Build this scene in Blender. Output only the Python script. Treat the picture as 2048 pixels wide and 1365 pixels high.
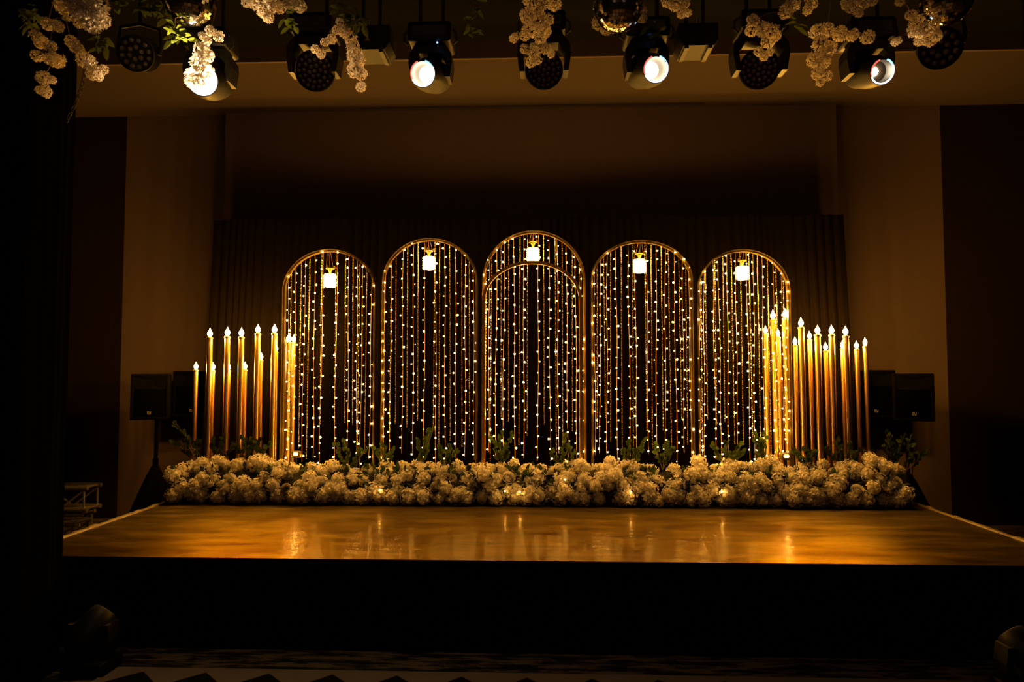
import bpy, math, random
from mathutils import Vector, Matrix, Euler, Quaternion, noise

random.seed(7)
PI = math.pi
SC = bpy.context.scene
COL = SC.collection
for _o in list(bpy.data.objects):
    bpy.data.objects.remove(_o, do_unlink=True)

# ------------------------------------------------------------------ camera
F = 1400.0                       # focal length in pixels of a 2048 wide frame
CAM_Z = 1.75
YAW = math.atan(52 / F)
PITCH = math.atan(67 / F)
cam_data = bpy.data.cameras.new('camera')
cam_data.sensor_width = 36.0
cam_data.lens = F / 2048 * 36.0
cam_data.clip_end = 100
cam = bpy.data.objects.new('camera', cam_data)
COL.objects.link(cam)
cam.location = (0, 0, CAM_Z)
cam.rotation_euler = (PI / 2 + PITCH, 0, YAW)
SC.camera = cam
CAM_R = Euler(cam.rotation_euler).to_matrix()


def at(px, py, Y):
    """point of the plane at depth Y that the photograph shows at this pixel"""
    d = CAM_R @ Vector(((px - 1024) / F, (682.5 - py) / F, -1))
    t = Y / d.y
    return Vector((d.x * t, Y, CAM_Z + d.z * t))


# ------------------------------------------------------------------ world, lights, exposure
world = bpy.data.worlds.new('dim_hall')
SC.world = world
world.use_nodes = True
_bg = world.node_tree.nodes['Background']
_bg.inputs[0].default_value = (1.0, 0.72, 0.55, 1)
_bg.inputs[1].default_value = 0.0022

SC.view_settings.view_transform = 'Standard'
SC.view_settings.look = 'None'
SC.view_settings.gamma = 1.0
SC.view_settings.use_curve_mapping = False
SC.view_settings.exposure = 0.0
SC.cycles.max_bounces = 4
SC.cycles.diffuse_bounces = 2
SC.cycles.glossy_bounces = 2
SC.cycles.transmission_bounces = 2

AMBER = (1.0, 0.50, 0.11)
WARM = (1.0, 0.62, 0.28)


def lamp(name, kind, loc, energy, color=AMBER, target=None, size=None, spot=None, blend=0.3, radius=0.05, parent=None):
    d = bpy.data.lights.new(name, kind)
    d.energy = energy
    d.color = color
    if kind == 'AREA':
        d.shape = 'RECTANGLE'
        d.size, d.size_y = size
    else:
        d.shadow_soft_size = radius
    if kind == 'SPOT':
        d.spot_size = spot
        d.spot_blend = blend
    o = bpy.data.objects.new(name, d)
    COL.objects.link(o)
    o.location = loc
    if target is not None:
        o.rotation_euler = (Vector(target) - Vector(loc)).to_track_quat('-Z', 'Y').to_euler()
    if parent is not None:
        o.parent = parent
    return o


# added dim fill light behind the camera, standing in for unseen hall lamps
lamp('hall_fill_light', 'AREA', (0, -2.0, 4.6), 16.0, (1.0, 0.54, 0.34), (0, 8.0, 2.8), (5.0, 1.5))


# ------------------------------------------------------------------ materials
def nodes_of(name):
    m = bpy.data.materials.new(name)
    m.use_nodes = True
    nt = m.node_tree
    b = nt.nodes['Principled BSDF']
    return m, nt, b


def coord(nt, scale=(1, 1, 1), kind='Object'):
    tc = nt.nodes.new('ShaderNodeTexCoord')
    mp = nt.nodes.new('ShaderNodeMapping')
    mp.inputs['Scale'].default_value = scale
    nt.links.new(tc.outputs[kind], mp.inputs['Vector'])
    return mp.outputs['Vector']


def noise_node(nt, vec, scale, detail=4, rough=0.55):
    n = nt.nodes.new('ShaderNodeTexNoise')
    n.inputs['Scale'].default_value = scale
    n.inputs['Detail'].default_value = detail
    n.inputs['Roughness'].default_value = rough
    nt.links.new(vec, n.inputs['Vector'])
    return n.outputs['Fac']


def ramp(nt, fac, stops):
    r = nt.nodes.new('ShaderNodeValToRGB')
    e = r.color_ramp.elements
    while len(e) < len(stops):
        e.new(0.5)
    for el, (p, c) in zip(e, stops):
        el.position = p
        el.color = (*c, 1)
    nt.links.new(fac, r.inputs['Fac'])
    return r.outputs['Color']


def bump(nt, b, fac, strength, dist=0.01):
    n = nt.nodes.new('ShaderNodeBump')
    n.inputs['Strength'].default_value = strength
    n.inputs['Distance'].default_value = dist
    nt.links.new(fac, n.inputs['Height'])
    nt.links.new(n.outputs['Normal'], b.inputs['Normal'])


def mat(name, c1, c2=None, rough=0.5, metal=0.0, scale=20, stretch=(1, 1, 1), bmp=0.0, bdist=0.004, spec=0.5, coat=0.0, sheen=0.0):
    m, nt, b = nodes_of(name)
    c2 = c2 or tuple(x * 0.75 for x in c1)
    f = noise_node(nt, coord(nt, stretch), scale)
    nt.links.new(ramp(nt, f, [(0.3, c2), (0.7, c1)]), b.inputs['Base Color'])
    b.inputs['Roughness'].default_value = rough
    b.inputs['Metallic'].default_value = metal
    b.inputs['Specular IOR Level'].default_value = spec
    b.inputs['Coat Weight'].default_value = coat
    b.inputs['Sheen Weight'].default_value = sheen
    if bmp:
        bump(nt, b, f, bmp, bdist)
    return m


def glow(name, color, strength):
    m, nt, b = nodes_of(name)
    b.inputs['Base Color'].default_value = (0.8, 0.7, 0.55, 1)
    b.inputs['Emission Color'].default_value = (*color, 1)
    b.inputs['Emission Strength'].default_value = strength
    return m


def petal_mat(name, c1, c2, trans=0.4):
    m = bpy.data.materials.new(name)
    m.use_nodes = True
    nt = m.node_tree
    nt.nodes.remove(nt.nodes['Principled BSDF'])
    out = nt.nodes['Material Output']
    d = nt.nodes.new('ShaderNodeBsdfDiffuse')
    t = nt.nodes.new('ShaderNodeBsdfTranslucent')
    mx = nt.nodes.new('ShaderNodeMixShader')
    mx.inputs[0].default_value = trans
    f = noise_node(nt, coord(nt), 3.0)
    c = ramp(nt, f, [(0.3, c2), (0.65, c1)])
    nt.links.new(c, d.inputs['Color'])
    nt.links.new(c, t.inputs['Color'])
    nt.links.new(d.outputs[0], mx.inputs[1])
    nt.links.new(t.outputs[0], mx.inputs[2])
    nt.links.new(mx.outputs[0], out.inputs['Surface'])
    return m


M = {}
M['wall'] = mat('wall_paint', (0.060, 0.037, 0.032), (0.054, 0.033, 0.028), rough=0.8, scale=60, bmp=0.08)
M['wall_center'] = mat('wall_center_cloth', (0.085, 0.056, 0.056), (0.076, 0.050, 0.050), rough=0.85, scale=120, stretch=(1, 1, 0.4), bmp=0.06)
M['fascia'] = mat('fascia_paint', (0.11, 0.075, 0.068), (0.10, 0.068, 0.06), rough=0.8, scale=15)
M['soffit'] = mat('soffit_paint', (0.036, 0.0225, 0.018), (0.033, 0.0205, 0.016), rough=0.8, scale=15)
M['dark_panel'] = mat('dark_wall_panel', (0.0075, 0.0034, 0.003), (0.0055, 0.0026, 0.002), rough=0.85, spec=0.1, scale=8, stretch=(4, 1, 0.3))
M['ceiling'] = mat('dark_ceiling', (0.0025, 0.0025, 0.0025), (0.0018, 0.0018, 0.0018), rough=0.95, spec=0.1)
M['black_cloth'] = mat('black_cloth', (0.002, 0.002, 0.002), (0.0014, 0.0014, 0.0014), rough=0.95, scale=90, spec=0.0, bmp=0.1)
M['velvet'] = mat('brown_black_drape', (0.0019, 0.0014, 0.0011), (0.0012, 0.0009, 0.0007), rough=0.95, scale=40, stretch=(3, 3, 0.4), spec=0.0, sheen=0.0)
M['black_plastic'] = mat('black_plastic', (0.012, 0.012, 0.012), (0.008, 0.008, 0.008), rough=0.45, scale=120, bmp=0.15, bdist=0.001)
M['speaker_shell'] = mat('speaker_shell', (0.0005, 0.00045, 0.0004), (0.0004, 0.00035, 0.0003), rough=0.85, scale=200, bmp=0.25, bdist=0.001, spec=0.02)
M['grille'] = mat('speaker_grille', (0.0004, 0.0004, 0.0004), (0.0003, 0.0003, 0.0003), rough=0.8, scale=300, bmp=0.4, bdist=0.001, spec=0.0)
M['badge'] = mat('silver_badge', (0.30, 0.28, 0.26), (0.22, 0.21, 0.20), rough=0.35, metal=0.6, scale=60)
M['fixture'] = mat('fixture_shell', (0.0045, 0.0042, 0.004), (0.003, 0.003, 0.0028), rough=0.5, scale=80, bmp=0.08, bdist=0.001, spec=0.25)
M['fixture_lens'] = mat('unlit_lens', (0.10, 0.085, 0.07), (0.07, 0.06, 0.05), rough=0.12, scale=20, coat=1.0)
M['reflector'] = mat('tan_reflector', (0.045, 0.030, 0.013), (0.028, 0.018, 0.008), rough=0.35, metal=0.0, scale=14)
M['steel'] = mat('dull_aluminium', (0.45, 0.42, 0.38), (0.34, 0.31, 0.28), rough=0.38, metal=0.9, scale=40)
M['gold'] = mat('brushed_gold', (0.17, 0.118, 0.026), (0.13, 0.09, 0.019), rough=0.38, metal=0.35, scale=50, stretch=(1, 1, 0.1))
M['copper_gold'] = mat('copper_gold_tube', (0.80, 0.50, 0.17), (0.64, 0.37, 0.10), rough=0.30, metal=0.9, scale=35, stretch=(1, 1, 0.15))
M['satin_gold'] = mat('satin_copper_gold', (0.75, 0.42, 0.10), (0.62, 0.33, 0.07), rough=0.4, metal=0.2, scale=40)
M['wire'] = mat('copper_wire', (0.22, 0.13, 0.045), (0.15, 0.085, 0.03), rough=0.45, metal=0.5, scale=50)
M['bead'] = mat('gold_bead', (0.55, 0.36, 0.13), (0.42, 0.26, 0.08), rough=0.22, metal=0.75, scale=90)
M['petal'] = petal_mat('white_petal', (0.80, 0.74, 0.68), (0.64, 0.57, 0.50), 0.4)
M['rose'] = petal_mat('white_rose_petal', (0.82, 0.77, 0.73), (0.70, 0.64, 0.58), 0.25)
M['leaf'] = petal_mat('green_leaf', (0.065, 0.098, 0.020), (0.032, 0.055, 0.010), 0.3)
M['vine_leaf'] = petal_mat('vine_leaf', (0.11, 0.14, 0.02), (0.05, 0.075, 0.01), 0.4)
M['moss'] = mat('dark_floral_base', (0.030, 0.035, 0.012), (0.012, 0.014, 0.005), rough=0.95, scale=25, bmp=0.8, bdist=0.03)
M['dark_steel'] = mat('dark_steel', (0.05, 0.042, 0.03), (0.03, 0.025, 0.018), rough=0.45, metal=0.7)
M['stem'] = mat('twig', (0.24, 0.15, 0.06), (0.15, 0.09, 0.03), rough=0.7, scale=40)
M['mirror'] = mat('mirror_facet', (0.80, 0.78, 0.74), (0.66, 0.62, 0.58), rough=0.08, metal=1.0, scale=9)
M['ball_core'] = mat('mirror_ball_core', (0.02, 0.018, 0.016), rough=0.6)
M['tile_black'] = mat('black_tile', (0.008, 0.008, 0.009), (0.005, 0.005, 0.005), rough=0.35, scale=10)
M['tile_white'] = mat('pale_floor', (0.20, 0.145, 0.11), (0.17, 0.125, 0.095), rough=0.4, scale=7)
M['trim'] = mat('crumpled_sheet', (0.13, 0.085, 0.03), (0.06, 0.04, 0.014), rough=0.6, scale=18, bmp=0.6, bdist=0.01)
M['candle_glow'] = glow('candle_bulb_glow', (1.0, 0.45, 0.05), 1500)
M['led_glow'] = glow('fairy_light_glow', (1.0, 0.465, 0.065), 185)
M['lantern_glow'] = glow('lantern_crystal_glow', (1.0, 0.47, 0.06), 70)
M['beam_glow'] = glow('beam_lamp_glow', (1.0, 0.80, 0.52), 14)
M['beam_glow_hot'] = glow('beam_lamp_hot_glow', (1.0, 0.78, 0.48), 60)
M['beam_glow_dim'] = glow('beam_lamp_core_glow', (1.0, 0.82, 0.56), 30)
M['ring_red'] = glow('ring_red_glow', (1.0, 0.13, 0.09), 1.3)
M['ring_cyan'] = glow('ring_cyan_glow', (0.30, 0.85, 1.0), 1.6)
M['ring_white'] = glow('ring_white_glow', (0.80, 0.80, 1.0), 2.2)
M['ring_green'] = glow('ring_green_glow', (0.45, 0.9, 0.40), 1.3)
M['blue_led'] = glow('blue_indicator_glow', (0.15, 0.35, 1.0), 8)
M['display'] = glow('fixture_display_glow', (1.0, 0.75, 0.4), 0.05)
M['warning'] = mat('warning_sticker', (0.35, 0.25, 0.03), rough=0.5)


def carpet_material():
    m, nt, b = nodes_of('carpet')
    v = coord(nt, (1.3, 7.0, 1))
    f = noise_node(nt, v, 2.6, 9, 0.68)
    v2 = coord(nt, (1.0, 1.0, 1))
    f2 = noise_node(nt, v2, 130, 3)
    c = ramp(nt, f, [(0.47, (0.010, 0.010, 0.012)), (0.55, (0.115, 0.083, 0.055))])
    nt.links.new(c, b.inputs['Base Color'])
    b.inputs['Roughness'].default_value = 0.95
    b.inputs['Specular IOR Level'].default_value = 0.1
    bump(nt, b, f2, 0.5, 0.006)
    return m


def stage_material():
    m, nt, b = nodes_of('gold_brown_stage_vinyl')
    f = noise_node(nt, coord(nt, (1.0, 3.2, 1)), 2.2, 6, 0.6)
    c = ramp(nt, f, [(0.30, (0.085, 0.063, 0.025)), (0.70, (0.23, 0.168, 0.065))])
    nt.links.new(c, b.inputs['Base Color'])
    b.inputs['Metallic'].default_value = 1.0
    b.inputs['Specular Tint'].default_value = (0.34, 0.28, 0.18, 1)
    b.inputs['Coat Weight'].default_value = 0.22
    b.inputs['Coat Roughness'].default_value = 0.17
    f3 = noise_node(nt, coord(nt, (0.6, 2.5, 1)), 3.5, 5, 0.6)
    r = nt.nodes.new('ShaderNodeMapRange')
    r.inputs['From Min'].default_value = 0.3
    r.inputs['From Max'].default_value = 0.7
    r.inputs['To Min'].default_value = 0.31
    r.inputs['To Max'].default_value = 0.45
    nt.links.new(f3, r.inputs['Value'])
    nt.links.new(r.outputs['Result'], b.inputs['Roughness'])
    f2 = noise_node(nt, coord(nt, (1.0, 2.0, 1)), 4.0, 6, 0.6)
    bump(nt, b, f2, 0.14, 0.03)
    cb = nt.nodes.new('ShaderNodeBump')
    cb.inputs['Strength'].default_value = 0.30
    cb.inputs['Distance'].default_value = 0.02
    nt.links.new(noise_node(nt, coord(nt, (1.0, 1.6, 1)), 6.0, 3, 0.5), cb.inputs['Height'])
    nt.links.new(cb.outputs['Normal'], b.inputs['Coat Normal'])
    return m


M['carpet'] = carpet_material()
M['stage'] = stage_material()


# ------------------------------------------------------------------ mesh helpers
class MB:
    def __init__(self):
        self.v, self.f = [], []

    def add(self, verts, faces):
        o = len(self.v)
        self.v += [tuple(p) for p in verts]
        self.f += [tuple(i + o for i in q) for q in faces]
        return self

    def box(self, lo, hi, bev=0.0, mtx=None):
        x0, y0, z0 = lo
        x1, y1, z1 = hi
        if bev <= 0:
            vs = [(x0, y0, z0), (x1, y0, z0), (x1, y1, z0), (x0, y1, z0), (x0, y0, z1), (x1, y0, z1), (x1, y1, z1), (x0, y1, z1)]
            fs = [(0, 3, 2, 1), (4, 5, 6, 7), (0, 1, 5, 4), (1, 2, 6, 5), (2, 3, 7, 6), (3, 0, 4, 7)]
        else:
            # rounded in the xz outline, chamfered front and back
            n = 4
            pts = []
            r = min(bev, (x1 - x0) / 2.01, (z1 - z0) / 2.01)
            for cx, cz, a0 in ((x1 - r, z0 + r, -PI / 2), (x1 - r, z1 - r, 0), (x0 + r, z1 - r, PI / 2), (x0 + r, z0 + r, PI)):
                for k in range(n + 1):
                    a = a0 + k / n * PI / 2
                    pts.append((cx + r * math.cos(a), cz + r * math.sin(a)))
            mx, mz = (x0 + x1) / 2, (z0 + z1) / 2
            d = min(r * 0.5, (y1 - y0) / 3)
            kx, kz = 1 - 2 * d / (x1 - x0), 1 - 2 * d / (z1 - z0)
            rings = [(y0, kx, kz), (y0 + d, 1, 1), (y1 - d, 1, 1), (y1, kx, kz)]
            vs = [(mx + (px - mx) * a, y, mz + (pz - mz) * b) for y, a, b in rings for px, pz in pts]
            N = len(pts)
            fs = [tuple(range(N)), tuple(reversed(range(3 * N, 4 * N)))]
            for j in range(3):
                for k in range(N):
                    k2 = (k + 1) % N
                    fs.append((j * N + k2, j * N + k, (j + 1) * N + k, (j + 1) * N + k2))
        if mtx is not None:
            vs = [mtx @ Vector(p) for p in vs]
        return self.add(vs, fs)

    def tube(self, pts, r, n=6, closed=False, cap=True):
        pts = [Vector(p) for p in pts]
        N = len(pts)
        rr = r if isinstance(r, (list, tuple)) else [r] * N
        prev = None
        vs = []
        for i, p in enumerate(pts):
            if closed:
                t = pts[(i + 1) % N] - pts[i - 1]
            else:
                t = pts[min(i + 1, N - 1)] - pts[max(i - 1, 0)]
            t = t.normalized() if t.length > 1e-9 else Vector((0, 0, 1))
            if prev is None:
                a = Vector((0, 1, 0)) if abs(t.y) < 0.9 else Vector((1, 0, 0))
                u = t.cross(a).normalized()
            else:
                u = (prev - t * prev.dot(t))
                u = u.normalized() if u.length > 1e-9 else t.orthogonal().normalized()
            prev = u
            w = t.cross(u)
            for k in range(n):
                a = 2 * PI * k / n
                vs.append(p + (u * math.cos(a) + w * math.sin(a)) * rr[i])
        fs = []
        for i in range(N if closed else N - 1):
            j = (i + 1) % N
            for k in range(n):
                k2 = (k + 1) % n
                fs.append((i * n + k, i * n + k2, j * n + k2, j * n + k))
        if cap and not closed:
            fs.append(tuple(reversed(range(n))))
            fs.append(tuple((N - 1) * n + k for k in range(n)))
        return self.add(vs, fs)

    def lathe(self, prof, n=16, center=(0, 0, 0), mtx=None):
        """profile of (radius, z), turned about z"""
        vs, fs = [], []
        for r, z in prof:
            for k in range(n):
                a = 2 * PI * k / n
                vs.append(Vector((max(r, 1e-5) * math.cos(a), max(r, 1e-5) * math.sin(a), z)))
        for j in range(len(prof) - 1):
            for k in range(n):
                k2 = (k + 1) % n
                fs.append((j * n + k, j * n + k2, (j + 1) * n + k2, (j + 1) * n + k))
        c = Vector(center)
        vs = [(mtx @ p if mtx is not None else p) + c for p in vs]
        return self.add(vs, fs)

    def ball(self, c, r, data=None):
        vs, fs = data or ICO1
        c = Vector(c)
        return self.add([c + v * r for v in vs], fs)

    def mesh(self, name, material, smooth=True):
        me = bpy.data.meshes.new(name)
        me.from_pydata(self.v, [], self.f)
        me.materials.append(material)
        if smooth:
            me.polygons.foreach_set('use_smooth', [True] * len(me.polygons))
            me.set_sharp_from_angle(angle=math.radians(38))
        me.update()
        return me

    def build(self, name, material, parent=None, smooth=True):
        return link(name, self.mesh(name, material, smooth), parent)


def ico(sub):
    t = (1 + 5 ** 0.5) / 2
    vs = [Vector(p).normalized() for p in [(-1, t, 0), (1, t, 0), (-1, -t, 0), (1, -t, 0), (0, -1, t), (0, 1, t), (0, -1, -t), (0, 1, -t), (t, 0, -1), (t, 0, 1), (-t, 0, -1), (-t, 0, 1)]]
    fs = [(0, 11, 5), (0, 5, 1), (0, 1, 7), (0, 7, 10), (0, 10, 11), (1, 5, 9), (5, 11, 4), (11, 10, 2), (10, 7, 6), (7, 1, 8), (3, 9, 4), (3, 4, 2), (3, 2, 6), (3, 6, 8), (3, 8, 9), (4, 9, 5), (2, 4, 11), (6, 2, 10), (8, 6, 7), (9, 8, 1)]
    for _ in range(sub):
        cache, nf = {}, []

        def mid(a, b):
            k = (min(a, b), max(a, b))
            if k not in cache:
                vs.append(((vs[a] + vs[b]) / 2).normalized())
                cache[k] = len(vs) - 1
            return cache[k]
        for a, b, c in fs:
            x, y, z = mid(a, b), mid(b, c), mid(c, a)
            nf += [(a, x, z), (b, y, x), (c, z, y), (x, y, z)]
        fs = nf
    return vs, fs


ICO0, ICO1, ICO2 = ico(0), ico(1), ico(2)


def link(name, me, parent=None):
    o = bpy.data.objects.new(name, me)
    COL.objects.link(o)
    if parent is not None:
        o.parent = parent
    return o


def tag(o, label=None, cat=None, group=None, kind=None):
    if label:
        o['label'] = label
    if cat:
        o['category'] = cat
    if group:
        o['group'] = group
    if kind:
        o['kind'] = kind
    return o


def thing(name, label, cat, loc=(0, 0, 0), group=None):
    o = bpy.data.objects.new(name, None)
    COL.objects.link(o)
    o.location = loc
    o.empty_display_size = 0.1
    return tag(o, label, cat, group)


def local(parent, p):
    return Vector(p) - Vector(parent.location)


ORD = ['first', 'second', 'third', 'fourth', 'fifth', 'sixth', 'seventh', 'eighth', 'ninth', 'tenth', 'eleventh', 'twelfth', 'thirteenth', 'fourteenth']

# ------------------------------------------------------------------ the setting
STAGE_Z = 0.572
ST_F, ST_B, ST_W = 4.49, 7.62, 3.46
WALL_Y = 8.42
CEIL_Z = 4.97
SOF_F = 7.0
XL = at(245, 600, WALL_Y).x
XR = at(1891, 600, WALL_Y).x
CL = at(450, 300, WALL_Y - 0.08).x
CR = at(1674, 300, WALL_Y - 0.08).x


def struct(name, mb, material, label=None, parent=None, smooth=False):
    o = mb.build(name, material, parent, smooth)
    if parent is None:
        tag(o, label, None, None, 'structure')
    return o


struct('floor', MB().box((-9, -6, -0.1), (9, WALL_Y + 0.3, 0)), M['carpet'], 'dark carpet with pale weathered streaks in front of the stage')
struct('wall_back', MB().box((XL, WALL_Y, 0), (XR, WALL_Y + 0.2, CEIL_Z)), M['wall'], 'cream back wall beside the stage backdrop')
struct('wall_center', MB().box((CL, WALL_Y - 0.08, 0), (CR, WALL_Y, CEIL_Z)), M['wall_center'], 'raised center panel of the back wall above the black drape')
struct('wall_left', MB().box((-9, WALL_Y, 0), (XL, WALL_Y + 0.2, CEIL_Z)), M['dark_panel'], 'dark red-brown wall left of the cream wall')
struct('wall_right', MB().box((XR, WALL_Y, 0), (9, WALL_Y + 0.2, CEIL_Z)), M['dark_panel'], 'dark red-brown wall right of the cream wall')
SLOT0, SLOT1 = at(720, 198, WALL_Y - 0.2).x, at(1410, 198, WALL_Y - 0.2).x
sof = MB()
sof.box((-9, SOF_F, CEIL_Z), (9, WALL_Y - 0.20, CEIL_Z + 0.19))
sof.box((-9, WALL_Y - 0.20, CEIL_Z), (SLOT0, WALL_Y + 0.2, CEIL_Z + 0.5))
sof.box((SLOT1, WALL_Y - 0.20, CEIL_Z), (9, WALL_Y + 0.2, CEIL_Z + 0.5))
sof.box((SLOT0, WALL_Y - 0.14, CEIL_Z), (SLOT1, WALL_Y + 0.2, CEIL_Z + 0.5))
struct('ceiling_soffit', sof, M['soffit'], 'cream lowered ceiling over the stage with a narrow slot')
fas = MB().box((-9, SOF_F - 0.03, CEIL_Z), (9, SOF_F, CEIL_Z + 0.19))
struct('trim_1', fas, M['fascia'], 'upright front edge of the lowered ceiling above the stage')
struct('ceiling', MB().box((-9, -6, CEIL_Z + 0.185), (9, SOF_F - 0.03, CEIL_Z + 0.5)), M['ceiling'], 'black main ceiling of the hall')

# ------------------------------------------------------------------ stage
stage = thing('stage', 'low stage with glossy gold-brown top and black cloth skirt', 'stage', (0, ST_F, 0))
top = MB().box((-ST_W, 0, STAGE_Z - 0.05), (ST_W, ST_B - ST_F, STAGE_Z))
top.build('stage_top', M['stage'], stage, False)


def drape(p0, p1, z0, z1, folds, amp, thick=0.012, flare=0.0, rows=6, seed=0, cols=None, topwave=0.0):
    """pleated cloth from p0 to p1 (xy), with real thickness"""
    p0, p1 = Vector((p0[0], p0[1], 0)), Vector((p1[0], p1[1], 0))
    L = (p1 - p0).length
    u = (p1 - p0).normalized()
    nrm = Vector((u.y, -u.x, 0))
    n = cols or int(folds * 8)
    mb = MB()
    front = []
    for j in range(rows + 1):
        tz = j / rows
        z = z1 + (z0 - z1) * tz
        for i in range(n + 1):
            s = i / n
            ph = 2 * PI * folds * (s + 0.012 * math.sin(s * 23 + seed) + 0.006 * math.sin(s * 61 + seed * 2))
            k = amp * (0.45 + 0.55 * tz) * (0.75 + 0.35 * math.sin(s * 17 + seed))
            d = k * (math.sin(ph) + 0.25 * math.sin(2 * ph + 1))
            x = s * L + flare * (s - 0.5) * 2 * tz
            zz = z + (topwave * (math.sin(s * 47 + seed) + 0.6 * math.sin(s * 113)) if j == 0 else 0)
            front.append(p0 + u * x + nrm * d + Vector((0, 0, zz)))
    W = n + 1
    back = [p - nrm * thick for p in front]
    N = len(front)
    fs = []
    for j in range(rows):
        for i in range(n):
            a, b, c, d = j * W + i, j * W + i + 1, (j + 1) * W + i + 1, (j + 1) * W + i
            fs.append((a, d, c, b))
            fs.append((N + a, N + b, N + c, N + d))
    for i in range(n):
        fs.append((i, i + 1, N + i + 1, N + i))
        a = rows * W + i
        fs.append((a + 1, a, N + a, N + a + 1))
    for j in range(rows):
        a, b = j * W, (j + 1) * W
        fs.append((a, N + a, N + b, b))
        a, b = j * W + n, (j + 1) * W + n
        fs.append((b, N + b, N + a, a))
    mb.add(front, fs[:0])
    mb.add(back, [])
    mb.f += fs
    return mb


drape((-ST_W, -0.012), (ST_W, -0.012), 0.005, STAGE_Z - 0.012, 60, 0.004, rows=3, seed=2).build('front_skirt', M['black_cloth'], stage)
drape((-ST_W - 0.01, ST_B - ST_F), (-ST_W - 0.01, 0), 0.005, STAGE_Z - 0.05, 26, 0.006, rows=3, seed=3).build('side_skirt', M['black_cloth'], stage)
drape((ST_W + 0.01, 0), (ST_W + 0.01, ST_B - ST_F), 0.005, STAGE_Z - 0.05, 26, 0.006, rows=3, seed=4).build('side_skirt', M['black_cloth'], stage)


def edge_trim(side):
    """crumpled edge of the glossy sheet along one side of the stage"""
    mb = MB()
    n, rows = 150, 4
    vs, fs = [], []
    for i in range(n + 1):
        s = i / n
        y = s * (ST_B - ST_F - 0.6) + 0.02
        h = 0.006 + 0.026 * max(0, noise.noise(Vector((s * 17, side * 3, 0))) + 0.12) + 0.012 * abs(noise.noise(Vector((s * 70, side, 4))))
        for k in range(rows + 1):
            a = PI * k / rows
            vs.append((side * (ST_W - 0.022 - 0.026 * math.cos(a) * side * -1 * side), y, STAGE_Z - 0.002 + h * math.sin(a)))
    for i in range(n):
        for k in range(rows):
            a = i * (rows + 1) + k
            q = (a, a + 1, a + rows + 2, a + rows + 1)
            fs.append(q if side < 0 else q[::-1])
    return mb.add(vs, fs)


edge_trim(-1).build('sheet_edge', M['trim'], stage)
edge_trim(1).build('sheet_edge', M['trim'], stage)

# dance floor in front of the stage: pale boards with black diamond tiles
DF_Y = 4.15
dance = thing('dance_floor', 'pale dance floor with black diamond tiles in front of the stage', 'dance floor', (0, DF_Y, 0))
MB().box((-2.52, -5.2, 0.0), (2.45, 0, 0.018)).build('floor_panel', M['tile_white'], dance, False)
DIA = 0.372
tile = MB()
hd = DIA / 2 * 0.985
tile.add([(0, hd, 0), (hd, 0, 0), (0, -hd, 0), (-hd, 0, 0), (0, hd * 0.96, 0.004), (hd * 0.96, 0, 0.004), (0, -hd * 0.96, 0.004), (-hd * 0.96, 0, 0.004)],
         [(7, 6, 5, 4), (0, 1, 5, 4), (1, 2, 6, 5), (2, 3, 7, 6), (3, 0, 4, 7)])
tile_me = tile.mesh('tile', M['tile_black'], False)
tx0 = at(290, 1346, 4.10).x
for j in range(9):
    for i in range(13):
        x = tx0 + i * DIA
        if -2.5 < x - DIA / 2 and x + DIA / 2 < 2.46:
            t = link('tile', tile_me, dance)
            t.location = (x, -0.06 - DIA / 2 - j * DIA, 0.018)

# ------------------------------------------------------------------ backdrop drape
CUR_Y = 7.45
cl, cr = at(429, 436, CUR_Y), at(1687, 434, CUR_Y)
ctop = (cl.z + cr.z) / 2
cur = thing('backdrop_drape', 'wide black pleated drape hanging behind the five gold arches', 'curtain', ((cl.x + cr.x) / 2, CUR_Y, STAGE_Z))
hw = (cr.x - cl.x) / 2
drape((-hw, 0), (hw, 0), 0.004, ctop - STAGE_Z, 64, 0.022, thick=0.006, flare=0.10, rows=14, seed=5, cols=900, topwave=0.006).build('cloth', M['velvet'], cur)
MB().tube([(-hw + 0.05, 0.05, ctop - STAGE_Z - 0.03), (hw - 0.05, 0.05, ctop - STAGE_Z - 0.03)], 0.018, 8).build('rail', M['steel'], cur)
for sx in (-1, 0, 1):
    MB().tube([(sx * (hw - 0.3), 0.06, 0), (sx * (hw - 0.3), 0.06, ctop - STAGE_Z - 0.04)], 0.016, 8).build('upright', M['steel'], cur)

# ------------------------------------------------------------------ gold arches
ARCH_Y = 6.70
ARCHES = [  # left x, right x, apex y, spring y, name
    (565, 751, 500, 583, 'the leftmost gold arch'),
    (764, 955, 478, 567, 'the gold arch left of center'),
    (965, 1171, 463, 562, 'the tall center gold arch'),
    (1182, 1386, 482, 562, 'the gold arch right of center'),
    (1394, 1581, 500, 583, 'the rightmost gold arch'),
]


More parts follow.
